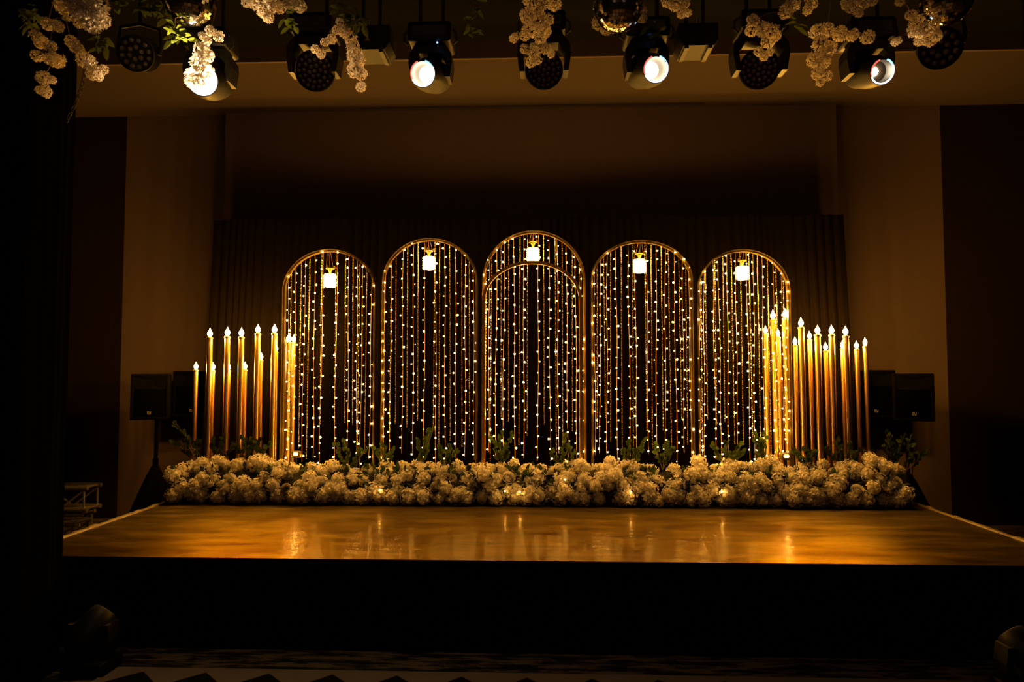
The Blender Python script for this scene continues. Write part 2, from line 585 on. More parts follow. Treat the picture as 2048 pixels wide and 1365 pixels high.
def bar_arch(mb, xl, xr, zs, za, z0, w, d, steps=28):
    """flat bar bent into an arch: rectangular section w (in plane) x d (deep)"""
    cx, rx, rz = (xl + xr) / 2, (xr - xl) / 2, za - zs
    path = [(xl, z0, 1, 0), (xl, zs, 1, 0)]
    for k in range(1, steps):
        a = PI - PI * k / steps
        nx, nz = math.cos(a) / rx, math.sin(a) / rz
        l = math.hypot(nx, nz)
        path.append((cx + rx * math.cos(a), zs + rz * math.sin(a), -nx / l, -nz / l))
    path += [(xr, zs, -1, 0), (xr, z0, -1, 0)]
    vs, fs = [], []
    for x, z, ix, iz in path:
        for s, yy in ((0, -d / 2), (1, -d / 2), (1, d / 2), (0, d / 2)):
            vs.append((x + ix * w * s, yy, z + iz * w * s))
    for i in range(len(path) - 1):
        for k in range(4):
            k2 = (k + 1) % 4
            fs.append((i * 4 + k, i * 4 + k2, i * 4 + 4 + k2, i * 4 + 4 + k))
    fs += [(0, 3, 2, 1), tuple(len(vs) - 4 + k for k in range(4))]
    mb.add(vs, fs)
    return mb


arch_geo = []
arch_lab = ['leftmost of five gold arches, shorter, beside the left candle lamps', 'gold arch just left of the tall center arch',
            'tallest gold arch in the center of the row', 'gold arch just right of the tall center arch', 'rightmost of five gold arches, shorter, in front of candle lamps']
for k, (xl, xr, ya, ys, nm) in enumerate(ARCHES):
    a, b = at(xl, 720, ARCH_Y).x, at(xr, 720, ARCH_Y).x
    za, zs = at((xl + xr) / 2, ya, ARCH_Y).z, at((xl + xr) / 2, ys, ARCH_Y).z
    arch_geo.append((a, b, zs, za))
    t = thing('gold_arch', arch_lab[k], 'arch', ((a + b) / 2, ARCH_Y, STAGE_Z), 'gold arches on the stage')
    h = (b - a) / 2
    bar_arch(MB(), -h, h, zs - STAGE_Z, za - STAGE_Z, 0.01, 0.020, 0.045).build('arch_frame', M['gold'], t)
    # second, thinner bar inside the frame and foot plates
    bar_arch(MB(), -h - 0.004, h + 0.004, zs - STAGE_Z, za - STAGE_Z + 0.004, 0.01, 0.006, 0.075).build('arch_lip', M['gold'], t)
    for s in (-1, 1):
        MB().box((s * (h - 0.02) - 0.05, -0.05, 0.0), (s * (h - 0.02) + 0.05, 0.09, 0.012)).build('foot_plate', M['gold'], t, False)
# smaller inner arch inside the center arch
IA_Y = 6.63
ia, ib = at(964, 720, IA_Y).x, at(1165, 720, IA_Y).x
iz, izs = at(1065, 522, IA_Y).z, at(1065, 600, IA_Y).z
t = thing('inner_arch', 'smaller copper-gold arch standing inside the tall center arch', 'arch', ((ia + ib) / 2, IA_Y, STAGE_Z))
h = (ib - ia) / 2
bar_arch(MB(), -h, h, izs - STAGE_Z, iz - STAGE_Z, 0.01, 0.030, 0.03).build('arch_frame', M['satin_gold'], t)
for s in (-1, 1):
    MB().box((s * (h - 0.02) - 0.04, -0.02, 0.0), (s * (h - 0.02) + 0.04, 0.015, 0.012)).build('foot_plate', M['gold'], t, False)


def arch_z(k, x):
    a, b, zs, za = arch_geo[k]
    cx, rx = (a + b) / 2, (b - a) / 2
    q = max(0.0, 1 - ((x - cx) / rx) ** 2)
    return zs + (za - zs) * math.sqrt(q)


# ------------------------------------------------------------------ fairy lights and bead strands
LEDS = [
    [576, 591, 610, 628, 646, 674, 696, 714, 725, 743],
    [770, 783, 805, 826, 849, 871, 889, 911, 930, 947],
    [970, 978, 994, 1009, 1028, 1047, 1077, 1098, 1115, 1133, 1151, 1163],
    [1188, 1202, 1215, 1233, 1257, 1271, 1295, 1314, 1332, 1349, 1366, 1378],
    [1400, 1409, 1427, 1438, 1456, 1473, 1495, 1509, 1526, 1549, 1564, 1574],
]
BEADS = [
    [581, 601, 618, 642, 671, 690, 705, 719, 733],
    [769, 781, 791, 814, 835, 869, 879, 899, 923, 938],
    [973, 983, 1002, 1017, 1040, 1055, 1088, 1111, 1125, 1145, 1159],
    [1195, 1208, 1222, 1243, 1267, 1291, 1304, 1324, 1338, 1359, 1373],
    [1403, 1412, 1431, 1447, 1464, 1482, 1500, 1517, 1537, 1554, 1568],
]
rnd = random.Random(11)
for k in range(5):
    nm = ARCHES[k][4]
    nl = len(LEDS[k])
    for i, px in enumerate(LEDS[k]):
        Y = ARCH_Y - 0.018 + rnd.uniform(-0.010, 0.006)
        x = at(px, 650, Y).x
        zt = arch_z(k, x) - 0.012
        zb = at(px, rnd.uniform(905, 938), Y).z
        t = thing('fairy_light_string', 'string of tiny lights, %s from the left in %s' % (ORD[i], nm), 'string lights', (x, Y, zb), 'fairy light strings in the arches')
        L = zt - zb
        sway = rnd.uniform(-0.02, 0.012)
        wob = rnd.uniform(0, 6)

        def wire_x(s):      # s: 0 at the bottom, 1 at the top
            return sway * (1 - s) + 0.004 * math.sin(s * 9 + wob)
        pts = [(wire_x(q / 14), 0.003 * math.sin(q + wob), L * q / 14) for q in range(15)]
        MB().tube(pts, 0.0022, 4).build('wire', M['wire'], t)
        bm = MB()
        z = 0.01 + rnd.uniform(0, 0.05)
        while z < L - 0.01:
            a = rnd.uniform(0, 2 * PI)
            off = rnd.uniform(0.010, 0.020)
            s = z / L
            c = Vector((wire_x(s) + off * math.cos(a), -abs(off * 0.6 * math.sin(a)) - 0.004, z))
            r = rnd.choice([0.0035, 0.0055, 0.0062, 0.0068, 0.0075, 0.0085])
            bm.ball(c, r, ICO0)
            z += rnd.gauss(0.096, 0.010)
        tag(bm.build('bulbs', M['led_glow'], t), kind='stuff')
    for i, px in enumerate(BEADS[k]):
        Y = ARCH_Y - 0.006 + rnd.uniform(-0.004, 0.014)
        x = at(px, 650, Y).x
        zt = arch_z(k, x) - 0.012
        zb = at(px, rnd.choice([rnd.uniform(835, 885), rnd.uniform(870, 925)]), Y).z
        L = zt - zb
        sway = rnd.uniform(-0.012, 0.012)
        bm = MB()
        z = 0.0
        while z < L:
            bm.ball((sway * (1 - z / L), 0, z), 0.0058, ICO0)
            z += 0.0145
        o = bm.build('bead_strand', M['bead'])
        o.location = (x, Y, zb)
        tag(o, 'gold bead strand, %s from the left in %s' % (ORD[i], nm), 'bead strand', 'gold bead strands in the arches')

# ------------------------------------------------------------------ crystal lanterns under the arch tops
LANT = [(660, 562), (858, 527), (1066, 510), (1279, 533), (1485, 547)]
lant_lab = ['glowing drum pendant lamp in the leftmost gold arch', 'glowing drum pendant lamp in the arch left of center',
            'glowing drum pendant lamp in the tall center arch', 'glowing drum pendant lamp in the arch right of center',
            'glowing drum pendant lamp in the rightmost gold arch']
for k, (px, py) in enumerate(LANT):
    Y = ARCH_Y + 0.05
    c = at(px, py, Y)
    zt = arch_z(k, c.x) - 0.01
    t = thing('pendant_lamp', lant_lab[k], 'pendant lamp', c, 'drum pendant lamps hanging in the arches')
    R, H = 0.062, 0.118
    prof = [(0.001, -H / 2), (R * 0.86, -H / 2)]
    for j in range(5):
        z0 = -H / 2 + j * H / 5
        for q in range(1, 6):
            a = PI * q / 6
            prof.append((R * (0.90 + 0.10 * math.sin(a)), z0 + H / 5 * q / 6))
        prof.append((R * 0.90, z0 + H / 5))
    prof += [(R * 0.8, H / 2 + 0.006), (0.001, H / 2 + 0.008)]
    MB().lathe(prof, 24).build('crystal_drum', M['lantern_glow'], t)
    MB().lathe([(0.001, H / 2 + 0.005), (0.010, H / 2 + 0.008), (0.010, H / 2 + 0.020), (0.021, H / 2 + 0.044), (0.022, H / 2 + 0.048), (0.001, H / 2 + 0.048)], 12).build('cap', M['gold'], t)
    zr = H / 2 + 0.062
    hoop = MB()
    hoop.tube([(0.040 * math.cos(2 * PI * q / 16), 0.040 * math.sin(2 * PI * q / 16), zr) for q in range(16)], 0.004, 5, closed=True)
    for q in range(3):
        a = 2 * PI * q / 3 + 0.3
        hoop.tube([(0, 0, zr), (0.040 * math.cos(a), 0.040 * math.sin(a), zr)], 0.003, 5)
        hoop.tube([(0.040 * math.cos(a), 0.040 * math.sin(a), zr), (0.042 * math.cos(a), 0.042 * math.sin(a), zr + 0.025)], 0.005, 5)
    hoop.tube([(0, 0, H / 2 + 0.046), (0, 0, zr)], 0.004, 5)
    hoop.build('hoop', M['gold'], t)
    for q in (-0.036, 0.002, 0.036):
        MB().tube([(q, -0.01, zr), (q * 0.4, -0.05, zt - c.z)], 0.0016, 4).build('hanging_wire', M['wire'], t)

# ------------------------------------------------------------------ candle lamps
bulb_prof = [(0.001, 0.0), (0.010, 0.0), (0.012, 0.006), (0.017, 0.015), (0.0205, 0.026), (0.019, 0.038), (0.0125, 0.052), (0.006, 0.064), (0.0025, 0.074), (0.001, 0.084)]
BULB_ME = MB().lathe(bulb_prof, 14).mesh('bulb', M['candle_glow'])
COLLAR = MB().lathe([(0.001, -0.02), (0.0285, -0.02), (0.031, -0.014), (0.031, -0.006), (0.0285, 0.0), (0.018, 0.002), (0.013, 0.012), (0.001, 0.012)], 16).mesh('collar', M['copper_gold'])
BASE = MB().lathe([(0.001, 0.0), (0.085, 0.0), (0.085, 0.008), (0.045, 0.014), (0.030, 0.03), (0.001, 0.03)], 20).mesh('base_disc', M['copper_gold'])


def candle(px, py, Y, rad, label, group, lean=0.0):
    p = at(px, py, Y)                       # middle of the glowing bulb
    top_z = p.z - 0.028
    Lh = top_z - STAGE_Z
    t = thing('candle_lamp', label, 'candle lamp', (p.x - lean * Lh, Y, STAGE_Z), group)
    t.rotation_euler = (0, math.atan(lean), 0)
    k = rad / 0.027
    o = MB().lathe([(0.001, 0.01), (rad * 0.96, 0.01), (rad, 0.03), (rad, Lh - 0.012), (rad * 0.9, Lh - 0.008), (0.001, Lh - 0.008)], 18).build('tube', M['copper_gold'], t)
    for me, z in ((COLLAR, Lh - 0.008), (BULB_ME, Lh), (BASE, 0.0)):
        q = link(me.name, me, t)
        q.location = (0, 0, z)
        if me is not BASE:
            q.scale = (k * 1.15, k * 1.15, max(0.85, k)) if me is BULB_ME else (k, k, max(0.85, k))


LEFT = [(392, 733, 's'), (420, 668, 't'), (426, 734, 's'), (455, 666, 't'), (457, 734, 's'), (483, 667, 't'), (490, 733, 's'),
        (516, 660, 't'), (522, 714, 's'), (549, 660, 't'), (552, 697, 's'), (578, 678, 't'), (588, 678, 's')]
RIGHT = [(1531, 661, 's'), (1546, 632, 't'), (1556, 667, 's'), (1570, 629, 't'), (1590, 683, 's'), (1602, 647, 't'), (1619, 672, 's'),
         (1635, 662, 't'), (1651, 694, 's'), (1663, 662, 't'), (1685, 690, 's'), (1691, 664, 't'), (1713, 691, 's'), (1730, 685, 's')]
for side, lst in (('left', LEFT), ('right', RIGHT)):
    for i, (px, py, kd) in enumerate(lst):
        tall = kd == 't'
        candle(px, py, 6.86 if tall else 6.99, 0.027 if tall else 0.022,
               '%s candle lamp on gold tube, %s bulb from the left in the %s cluster' % ('taller' if tall else 'shorter', ORD[i], side),
               'candle lamps on the %s of the arches' % side, random.uniform(-0.006, 0.006) - (0.007 if side == 'right' else -0.004))

# ------------------------------------------------------------------ flowers
def flower_mesh(seed, material, florets=46, ruffle=0.30, core=True):
    r = random.Random(seed)
    mb = MB()
    squash = (r.uniform(0.92, 1.08), r.uniform(0.9, 1.05), r.uniform(0.86, 1.0))
    if core:
        mb.add([Vector((v.x * squash[0], v.y * squash[1], v.z * squash[2])) * 0.70 for v in ICO1[0]], ICO1[1])
    ga = PI * (3 - 5 ** 0.5)
    for i in range(florets):
        z = 1 - 2 * (i + 0.5) / florets
        q = math.sqrt(1 - z * z)
        d = Vector((q * math.cos(ga * i), q * math.sin(ga * i), z))
        d = (d + Vector((r.uniform(-.2, .2), r.uniform(-.2, .2), r.uniform(-.2, .2)))).normalized()
        dist = r.uniform(0.70, 0.90)
        c = Vector((d.x * squash[0], d.y * squash[1], d.z * squash[2])) * dist
        u = d.orthogonal().normalized()
        w = d.cross(u)
        a0 = r.uniform(0, 2 * PI)
        npet = 5
        rad = r.uniform(0.20, 0.30)
        for p in range(npet):
            a = a0 + 2 * PI * p / npet
            e = u * math.cos(a) + w * math.sin(a)
            s = d.cross(e)
            lift = r.uniform(0.02, ruffle) * rad * 2
            k1, k2 = r.uniform(0.8, 1.15), r.uniform(-0.25, 0.25)
            vs = [c, c + e * rad * 0.55 + s * rad * 0.42 + d * lift * 0.6, c + e * rad * k1 + s * rad * k2 + d * lift,
                  c + e * rad * 0.55 - s * rad * 0.42 + d * lift * 0.5]
            mb.add(vs, [(0, 3, 2, 1)])
    return mb.mesh('flower_head', material, False)


def rose_mesh(seed):
    r = random.Random(seed)
    mb = MB()
    for layer, (rad, n, h) in enumerate([(0.30, 3, 0.9), (0.52, 4, 0.85), (0.74, 5, 0.65), (0.95, 6, 0.40)]):
        for p in range(n):
            a0 = 2 * PI * (p + 0.37 * layer) / n + r.uniform(-.2, .2)
            vs, fs = [], []
            na, nh = 6, 5
            for j in range(nh + 1):
                tj = j / nh
                for i in range(na + 1):
                    a = a0 + (i / na - 0.5) * 2 * PI / n * 1.45
                    edge = 1 - abs(i / na - 0.5) * 2
                    rr = rad * (0.35 + 0.75 * math.sin(tj * PI * 0.62)) * (1.0 + 0.10 * (tj > 0.8)) * (1 + 0.03 * math.sin(i * 3 + seed))
                    z = -0.75 + tj * (h + 0.75) * (0.86 + 0.14 * edge)
                    vs.append((rr * math.cos(a), rr * math.sin(a), z))
            for j in range(nh):
                for i in range(na):
                    q = j * (na + 1) + i
                    fs.append((q, q + 1, q + na + 2, q + na + 1))
            mb.add(vs, fs)
    return mb.mesh('rose_head', M['rose'])


FLOWERS = [flower_mesh(s, M['petal'], f, q) for s, f, q in ((1, 46, .3), (2, 54, .45), (3, 40, .35), (4, 50, .5), (5, 60, .4), (6, 44, .55))]
M['blossom'] = petal_mat('blossom_petal', (0.80, 0.72, 0.64), (0.66, 0.57, 0.48), 0.52)
BLOSSOMS = [flower_mesh(s, M['blossom'], f, q, False) for s, f, q in ((11, 64, .5), (12, 56, .6), (13, 70, .45), (14, 52, .7))]
ROSES = [rose_mesh(s) for s in (1, 2)]

# leafy packing behind and below the flower heads
X0, X1 = at(330, 960, 6.5).x, at(1826, 960, 6.5).x
fr = random.Random(23)
base = thing('floral_base', 'dark leafy packing under the white flower bank', 'foliage', ((X0 + X1) / 2, 6.50, STAGE_Z))
mb = MB()
n, m_ = 140, 9
hw = (X1 - X0) / 2 - 0.08
vs, fs = [], []
for i in range(n + 1):
    x = -hw + 2 * hw * i / n
    for j in range(m_ + 1):
        a = PI * j / m_
        k = 1 + 0.35 * noise.noise(Vector((x * 6, j * 0.8, 2)))
        vs.append((x, -0.12 * math.cos(a) * k, 0.27 * math.sin(a) * k))
for i in range(n):
    for j in range(m_):
        q = i * (m_ + 1) + j
        fs.append((q, q + m_ + 1, q + m_ + 2, q + 1))
fs.append(tuple(range(m_ + 1)))
fs.append(tuple(n * (m_ + 1) + j for j in reversed(range(m_ + 1))))
mb.add(vs, fs)
mb.build('packing', M['moss'], base)


def leaf(mb, p, d, up, L, W, curl=0.2):
    d = d.normalized()
    s = d.cross(up)
    s = s.normalized() if s.length > 1e-6 else d.orthogonal().normalized()
    nn = s.cross(d).normalized()
    vs = [p, p + d * L * 0.35 + s * W * 0.5 + nn * W * curl, p + d * L * 0.75 + s * W * 0.36 + nn * W * curl * 0.6, p + d * L,
          p + d * L * 0.75 - s * W * 0.36 + nn * W * curl * 0.6, p + d * L * 0.35 - s * W * 0.5 + nn * W * curl, p + d * L * 0.4, p + d * L * 0.76]
    mb.add(vs, [(0, 6, 1), (1, 6, 7, 2), (2, 7, 3), (0, 5, 6), (5, 4, 7, 6), (4, 3, 7)])


lv = MB()
for i in range(420):
    x = fr.uniform(-hw, hw)
    a = fr.uniform(0.1, 0.75) * PI
    p = Vector((x, -0.13 * math.cos(a), 0.29 * math.sin(a)))
    d = Vector((fr.uniform(-1, 1), -math.cos(a) + fr.uniform(-.5, .5), math.sin(a) + fr.uniform(-.3, .6)))
    leaf(lv, p, d, Vector((fr.uniform(-1, 1), -1, 0.3)), fr.uniform(0.05, 0.09), fr.uniform(0.03, 0.05))
tag(lv.build('leaves', M['leaf'], base), kind='stuff')


def top_profile(px):
    pts = [(325, 955), (345, 925), (400, 912), (470, 915), (520, 906), (565, 908), (600, 922), (650, 918), (700, 934), (760, 924), (830, 921), (900, 925),
           (985, 912), (1050, 922), (1100, 920), (1180, 916), (1260, 916), (1335, 923), (1364, 940), (1385, 914), (1450, 922), (1530, 915), (1600, 920),
           (1650, 917), (1695, 925), (1745, 904), (1790, 925), (1826, 950)]
    for (a, ya), (b, yb) in zip(pts, pts[1:]):
        if a <= px <= b:
            return ya + (yb - ya) * (px - a) / (b - a)
    return 940


ZONES = [(560, 'left end of flower bank'), (760, 'flower bank below leftmost arch'), (960, 'flower bank below second arch'),
         (1176, 'flower bank below center arch'), (1390, 'flower bank below fourth arch'), (1590, 'flower bank below rightmost arch'),
         (3000, 'right end of flower bank')]
ROW_NAMES = ['lowest row', 'second row up', 'middle row', 'fourth row up', 'top row']
blooms_by = {}
ROWS = [(6.36, 0.065), (6.37, 0.16), (6.43, 0.245), (6.51, 0.32), (6.60, 0.37)]
count = 0
for j, (Y, hz) in enumerate(ROWS):
    npc = [50, 50, 50, 52, 52][j]
    for i in range(npc):
        px = 341 + (1812 - 341) * (i + 0.5 * (j % 2) + 0.25 + fr.uniform(-0.28, 0.28)) / npc
        px = min(1812, max(341, px))
        tp = at(px, top_profile(px), 6.6).z - STAGE_Z       # height of the bank here
        k = tp / 0.42
        r = fr.uniform(0.066, 0.098)
        if j >= 3:
            r *= 0.9
        yy = Y + fr.uniform(-0.025, 0.025)
        z = hz * k + fr.uniform(-0.03, 0.03)
        if j == 4:
            z = tp - r * 0.9 + fr.uniform(-0.055, 0.03)
        z = max(z, r * 0.93)
        x = at(px, 950, yy).x
        rose = j in (1, 2, 3) and fr.random() < 0.11
        if fr.random() < 0.035 and 1 <= j <= 3:
            continue                                     # a dark leafy gap
        me = fr.choice(ROSES) if rose else fr.choice(FLOWERS)
        o = link('rose_head' if rose else 'flower_head', me)
        o.location = (x, yy, STAGE_Z + z)
        if rose:
            r *= 0.62
            o.rotation_euler = (PI / 2 - fr.uniform(0.1, 0.9), fr.uniform(-.5, .5), fr.uniform(-.4, .4))
        else:
            o.rotation_euler = (fr.uniform(0, 6.28), fr.uniform(0, 6.28), fr.uniform(0, 6.28))
        o.scale = (r, r, r)
        zone = next(nm for lim, nm in ZONES if px < lim)
        blooms_by.setdefault((zone, j), []).append((px, o, rose))
for (zone, j), lst in blooms_by.items():
    lst.sort(key=lambda q: q[0])
    for i, (px, o, rose) in enumerate(lst):
        tag(o, '%s, %s bloom from left, %s, %s' % ('round white rose' if rose else 'ruffled white flower', ORD[i], ROW_NAMES[j], zone), 'flower', 'white flowers of the stage flower bank')

# leafy sprigs that stand up out of the flower bank
SPRIGS = [  # foot x, foot y, tip list (x, y), depth, label
    (395, 915, [(353, 848), (368, 868), (395, 885), (350, 885)], 6.72, 'thin leafy green sprig at the far left end of the flower bank'),
    (440, 915, [(425, 882), (448, 880), (470, 895)], 6.74, 'dark leafy sprig between the two shortest left candle lamps'),
    (500, 915, [(487, 880), (505, 885), (470, 890)], 6.66, 'dark leafy sprig beneath the middle of the left candle lamps'),
    (522, 915, [(515, 882), (540, 888), (508, 895)], 6.62, 'small leafy sprig just left of the leftmost arch'),
    (700, 940, [(672, 890), (690, 885), (720, 900), (735, 898)], 6.60, 'dark leafy sprig inside the leftmost gold arch'),
    (768, 940, [(752, 900), (768, 892), (785, 905)], 6.58, 'broad dark leafy sprig at the foot between the two left arches'),
    (840, 925, [(838, 880), (858, 868), (866, 862), (852, 900)], 6.58, 'bright green leafy sprig inside the arch left of center'),
    (893, 930, [(878, 898), (900, 895), (912, 905)], 6.60, 'low dark leafy sprig left of the center arch'),
    (1000, 925, [(985, 880), (1002, 868), (1022, 872), (1012, 905)], 6.58, 'tall round-leaved green sprig inside the center arch, left side'),
    (1122, 930, [(1105, 905), (1130, 878), (1140, 892), (1150, 908)], 6.58, 'tall round-leaved green sprig inside the center arch, right side'),
    (1262, 925, [(1243, 905), (1258, 886), (1288, 884), (1275, 900)], 6.60, 'wide leafy sprig inside the arch right of center, left one'),
    (1325, 928, [(1308, 890), (1330, 888), (1345, 900)], 6.60, 'dark leafy sprig inside the arch right of center, right one'),
    (1450, 920, [(1425, 895), (1455, 885), (1478, 890), (1485, 905)], 6.60, 'low spreading leafy sprig inside the rightmost gold arch'),
    (1522, 920, [(1508, 872), (1530, 874), (1520, 890)], 6.60, 'leafy sprig at the foot of the foremost right candle lamps'),
    (1612, 925, [(1590, 905), (1612, 900), (1630, 905), (1600, 920)], 6.56, 'broad leafy sprig just right of the rightmost arch'),
    (1690, 930, [(1668, 875), (1650, 900), (1700, 890), (1715, 905)], 6.66, 'dark leafy sprig beneath the right candle lamps'),
    (1785, 930, [(1772, 868), (1790, 890), (1808, 876), (1765, 895)], 6.66, 'thin leafy sprig near the right end of the flower bank'),
    (1812, 930, [(1830, 912), (1857, 904), (1820, 880)], 6.62, 'leafy sprig stretching out past the right end of the flower bank'),
]
for fx, fy, tips, Y, lab in SPRIGS:
    p0 = at(fx, fy, Y)
    p0.z = max(STAGE_Z + 0.2, p0.z - 0.06)
    t = thing('leafy_sprig', lab, 'sprig', p0, 'leafy sprigs in the flower bank')
    st, lf = MB(), MB()
    for tx, ty in tips:
        p1 = at(tx, ty, Y + fr.uniform(-0.05, 0.05)) - p0
        mid = p1 * 0.5 + Vector((fr.uniform(-0.02, 0.02), fr.uniform(-0.02, 0.02), 0.02))
        pts = []
        for q in range(9):
            s = q / 8
            pts.append(mid * 2 * s * (1 - s) + p1 * s * s)
        st.tube(pts, [0.004 * (1 - 0.6 * q / 8) for q in range(9)], 5)
        nl = 10
        for q in range(nl):
            s = 0.25 + 0.75 * q / (nl - 1)
            c = mid * 2 * s * (1 - s) + p1 * s * s
            d = (p1.normalized() * 0.6 + Vector((fr.uniform(-1, 1), fr.uniform(-1, 0.6), fr.uniform(-0.3, 0.9))))
            leaf(lf, c, d, Vector((fr.uniform(-.4, .4), -1, fr.uniform(0, .6))), fr.uniform(0.045, 0.068), fr.uniform(0.034, 0.050))
    st.build('stems', M['stem'], t)
    tag(lf.build('leaves', M['leaf'], t), kind='stuff')

# low spot lamps behind the bank at the outer arch feet, shining out over the stage
M['spot_glow'] = glow('floor_spot_glow', (1.0, 0.47, 0.07), 25)
for px, sx, en, lab in ((592, 1, 2.0, 'small floor spotlight glowing behind the flowers at the leftmost arch foot'), (1572, -1, 2.0, 'small floor spotlight glowing behind the flowers at the rightmost arch foot')):
    Y = 6.66
    x = at(px, 920, Y).x
    zl = 0.425
    t = thing('floor_spotlight', lab, 'spotlight', (x, Y, STAGE_Z), 'floor spotlights behind the flower bank')
    MB().lathe([(0.001, 0), (0.07, 0), (0.07, 0.012), (0.014, 0.02), (0.010, 0.03), (0.010, zl - 0.04), (0.001, zl - 0.04)], 14).build('stand', M['fixture'], t)
    MB().box((-0.042, -0.012, zl - 0.045), (0.042, 0.03, zl + 0.02), 0.012).build('case', M['gold'], t)
    MB().box((-0.022, -0.017, zl - 0.02), (0.022, -0.011, zl + 0.006), 0.006).build('lens', M['spot_glow'], t)
    p = Vector((x, Y - 0.03, STAGE_Z + zl))
    lamp('floor_spot_lamp', 'SPOT', p, en, (1.0, 0.47, 0.07), p + Vector((sx * 0.36, -0.93, -0.20)), spot=math.radians(48), blend=0.15, radius=0.012)

# small bright battery lights tucked low into the flowers
for px, py, where in ((1130, 960, 'under the right side of the center arch'), (1262, 984, 'under the arch right of center'), (1444, 984, 'under the rightmost gold arch'),
                      (760, 980, 'between the two left arches'), (1010, 983, 'under the center arch, left of its pair'), (1040, 985, 'under the center arch, right of its pair')):
    Y = 6.27
    o = MB().ball((0, 0, 0), 0.006, ICO1).build('tucked_light', M['led_glow'])
    o.location = at(px, py, Y)
    tag(o, 'tiny warm light low in the flowers ' + where, 'fairy light', 'tiny lights tucked into the flower bank')

# ------------------------------------------------------------------ loudspeakers
def loudspeaker(cx, cy, Y, Hs, Ws, pan, label, stand_label, skirt):
    c = at(cx, cy, Y)
    t = thing('loudspeaker', label, 'loudspeaker', (c.x, Y, c.z - Hs / 2), 'loudspeakers on stands')
    t.rotation_euler = (0, 0, pan)
    w, d = Ws / 2, 0.33
    # cabinet, narrower at the back, rounded corners, with an open horn in the upper front
    body = MB()
    body.box((-w, -0.02, 0), (w, d, Hs), 0.035)
    body.v = [(x * (1 - 0.30 * max(0, (y - 0.05) / d)), y, z) for x, y, z in body.v]
    body.build('cabinet', M['speaker_shell'], t)
    fr_ = MB()
    f0, f1 = -0.045, -0.015
    fr_.box((-w, f0, 0.0), (-w + 0.03, f1, Hs), 0.012)
    fr_.box((w - 0.03, f0, 0.0), (w, f1, Hs), 0.012)
    fr_.box((-w, f0, Hs - 0.03), (w, f1, Hs), 0.012)
    fr_.box((-w, f0, 0.0), (w, f1, 0.03), 0.012)
    fr_.build('front_frame', M['speaker_shell'], t)
    hz0, hz1 = Hs * 0.66, Hs - 0.03
    hx = w - 0.03
    horn = MB()
    ix, iz = 0.05, 0.03
    zc = (hz0 + hz1) / 2
    horn.add([(-hx, -0.04, hz0), (hx, -0.04, hz0), (hx, -0.04, hz1), (-hx, -0.04, hz1), (-ix, -0.021, zc - iz), (ix, -0.021, zc - iz), (ix, -0.021, zc + iz), (-ix, -0.021, zc + iz)],
             [(0, 1, 5, 4), (1, 2, 6, 5), (2, 3, 7, 6), (3, 0, 4, 7), (4, 5, 6, 7)])
    horn.build('horn', M['speaker_shell'], t, False)
    MB().box((-hx, -0.040, 0.03), (hx, -0.022, hz0 - 0.005), 0.02).build('grille', M['grille'], t)
    b = MB().box((-0.022, -0.047, 0.052), (0.022, -0.0405, 0.096), 0.01)
    bo = b.build('badge', M['speaker_shell'], t)
    e = MB()
    yb0, yb1 = -0.052, -0.046
    # letters of the badge, E and V in slanted strokes
    for lo, hi in (((-0.018, yb0, 0.058), (-0.0135, yb1, 0.090)), ((-0.018, yb0, 0.0855), (-0.002, yb1, 0.090)), ((-0.018, yb0, 0.072), (-0.004, yb1, 0.0765)), ((-0.018, yb0, 0.058), (-0.002, yb1, 0.0625))):
        e.box(lo, hi)
    for s in (-1, 1):
        e.add([(0.010 + s * 0.010 - 0.0025, yb0, 0.088), (0.010 + s * 0.010 + 0.0025, yb0, 0.088), (0.0125, yb0, 0.056), (0.0075, yb0, 0.056)], [(0, 3, 2, 1)])
    e.build('badge_letters', M['badge'], bo, False)
    # stand
    s = thing('speaker_stand', stand_label, 'speaker stand', (c.x, Y + 0.13, 0), 'speaker stands')
    top_z = c.z - Hs / 2 - 0.0
    MB().tube([(0, 0, 0.35), (0, 0, top_z)], 0.018, 10).build('pole', M['speaker_shell'], s)
    MB().lathe([(0.019, top_z * 0.62), (0.028, top_z * 0.62), (0.030, top_z * 0.62 + 0.03), (0.028, top_z * 0.62 + 0.06), (0.019, top_z * 0.62 + 0.06)], 12).build('collar', M['speaker_shell'], s)
    MB().tube([(0.03, -0.01, top_z), (0.045, -0.03, top_z - 0.2), (0.03, -0.028, top_z - 0.45), (0.022, -0.02, top_z - 0.7)], 0.005, 5).build('cable', M['speaker_shell'], s)
    if skirt:
        sk = MB()
        vs, fs = [], []
        nn, mm = 36, 8
        zt = skirt
        for j in range(mm + 1):
            q = j / mm
            for i in range(nn):
                a = 2 * PI * i / nn
                # three legs pull the cloth out into a rounded triangle
                r = 0.03 + (0.34 * q ** 0.9) * (0.78 + 0.22 * math.cos(3 * a + 0.5))
                vs.append((r * math.cos(a), r * math.sin(a), zt * (1 - q) + 0.004))
        for j in range(mm):
            for i in range(nn):
                i2 = (i + 1) % nn
                fs.append((j * nn + i, (j + 1) * nn + i, (j + 1) * nn + i2, j * nn + i2))
        sk.add(vs, fs)
        sk.build('cloth_cover', M['black_cloth'], s)
    for i in range(3):
        a = 2 * PI * i / 3 + 0.17 * -1
        MB().tube([(0, 0, 0.55), (0.30 * math.cos(a), 0.30 * math.sin(a), 0.012)], 0.011, 6).build('leg', M['speaker_shell'], s)


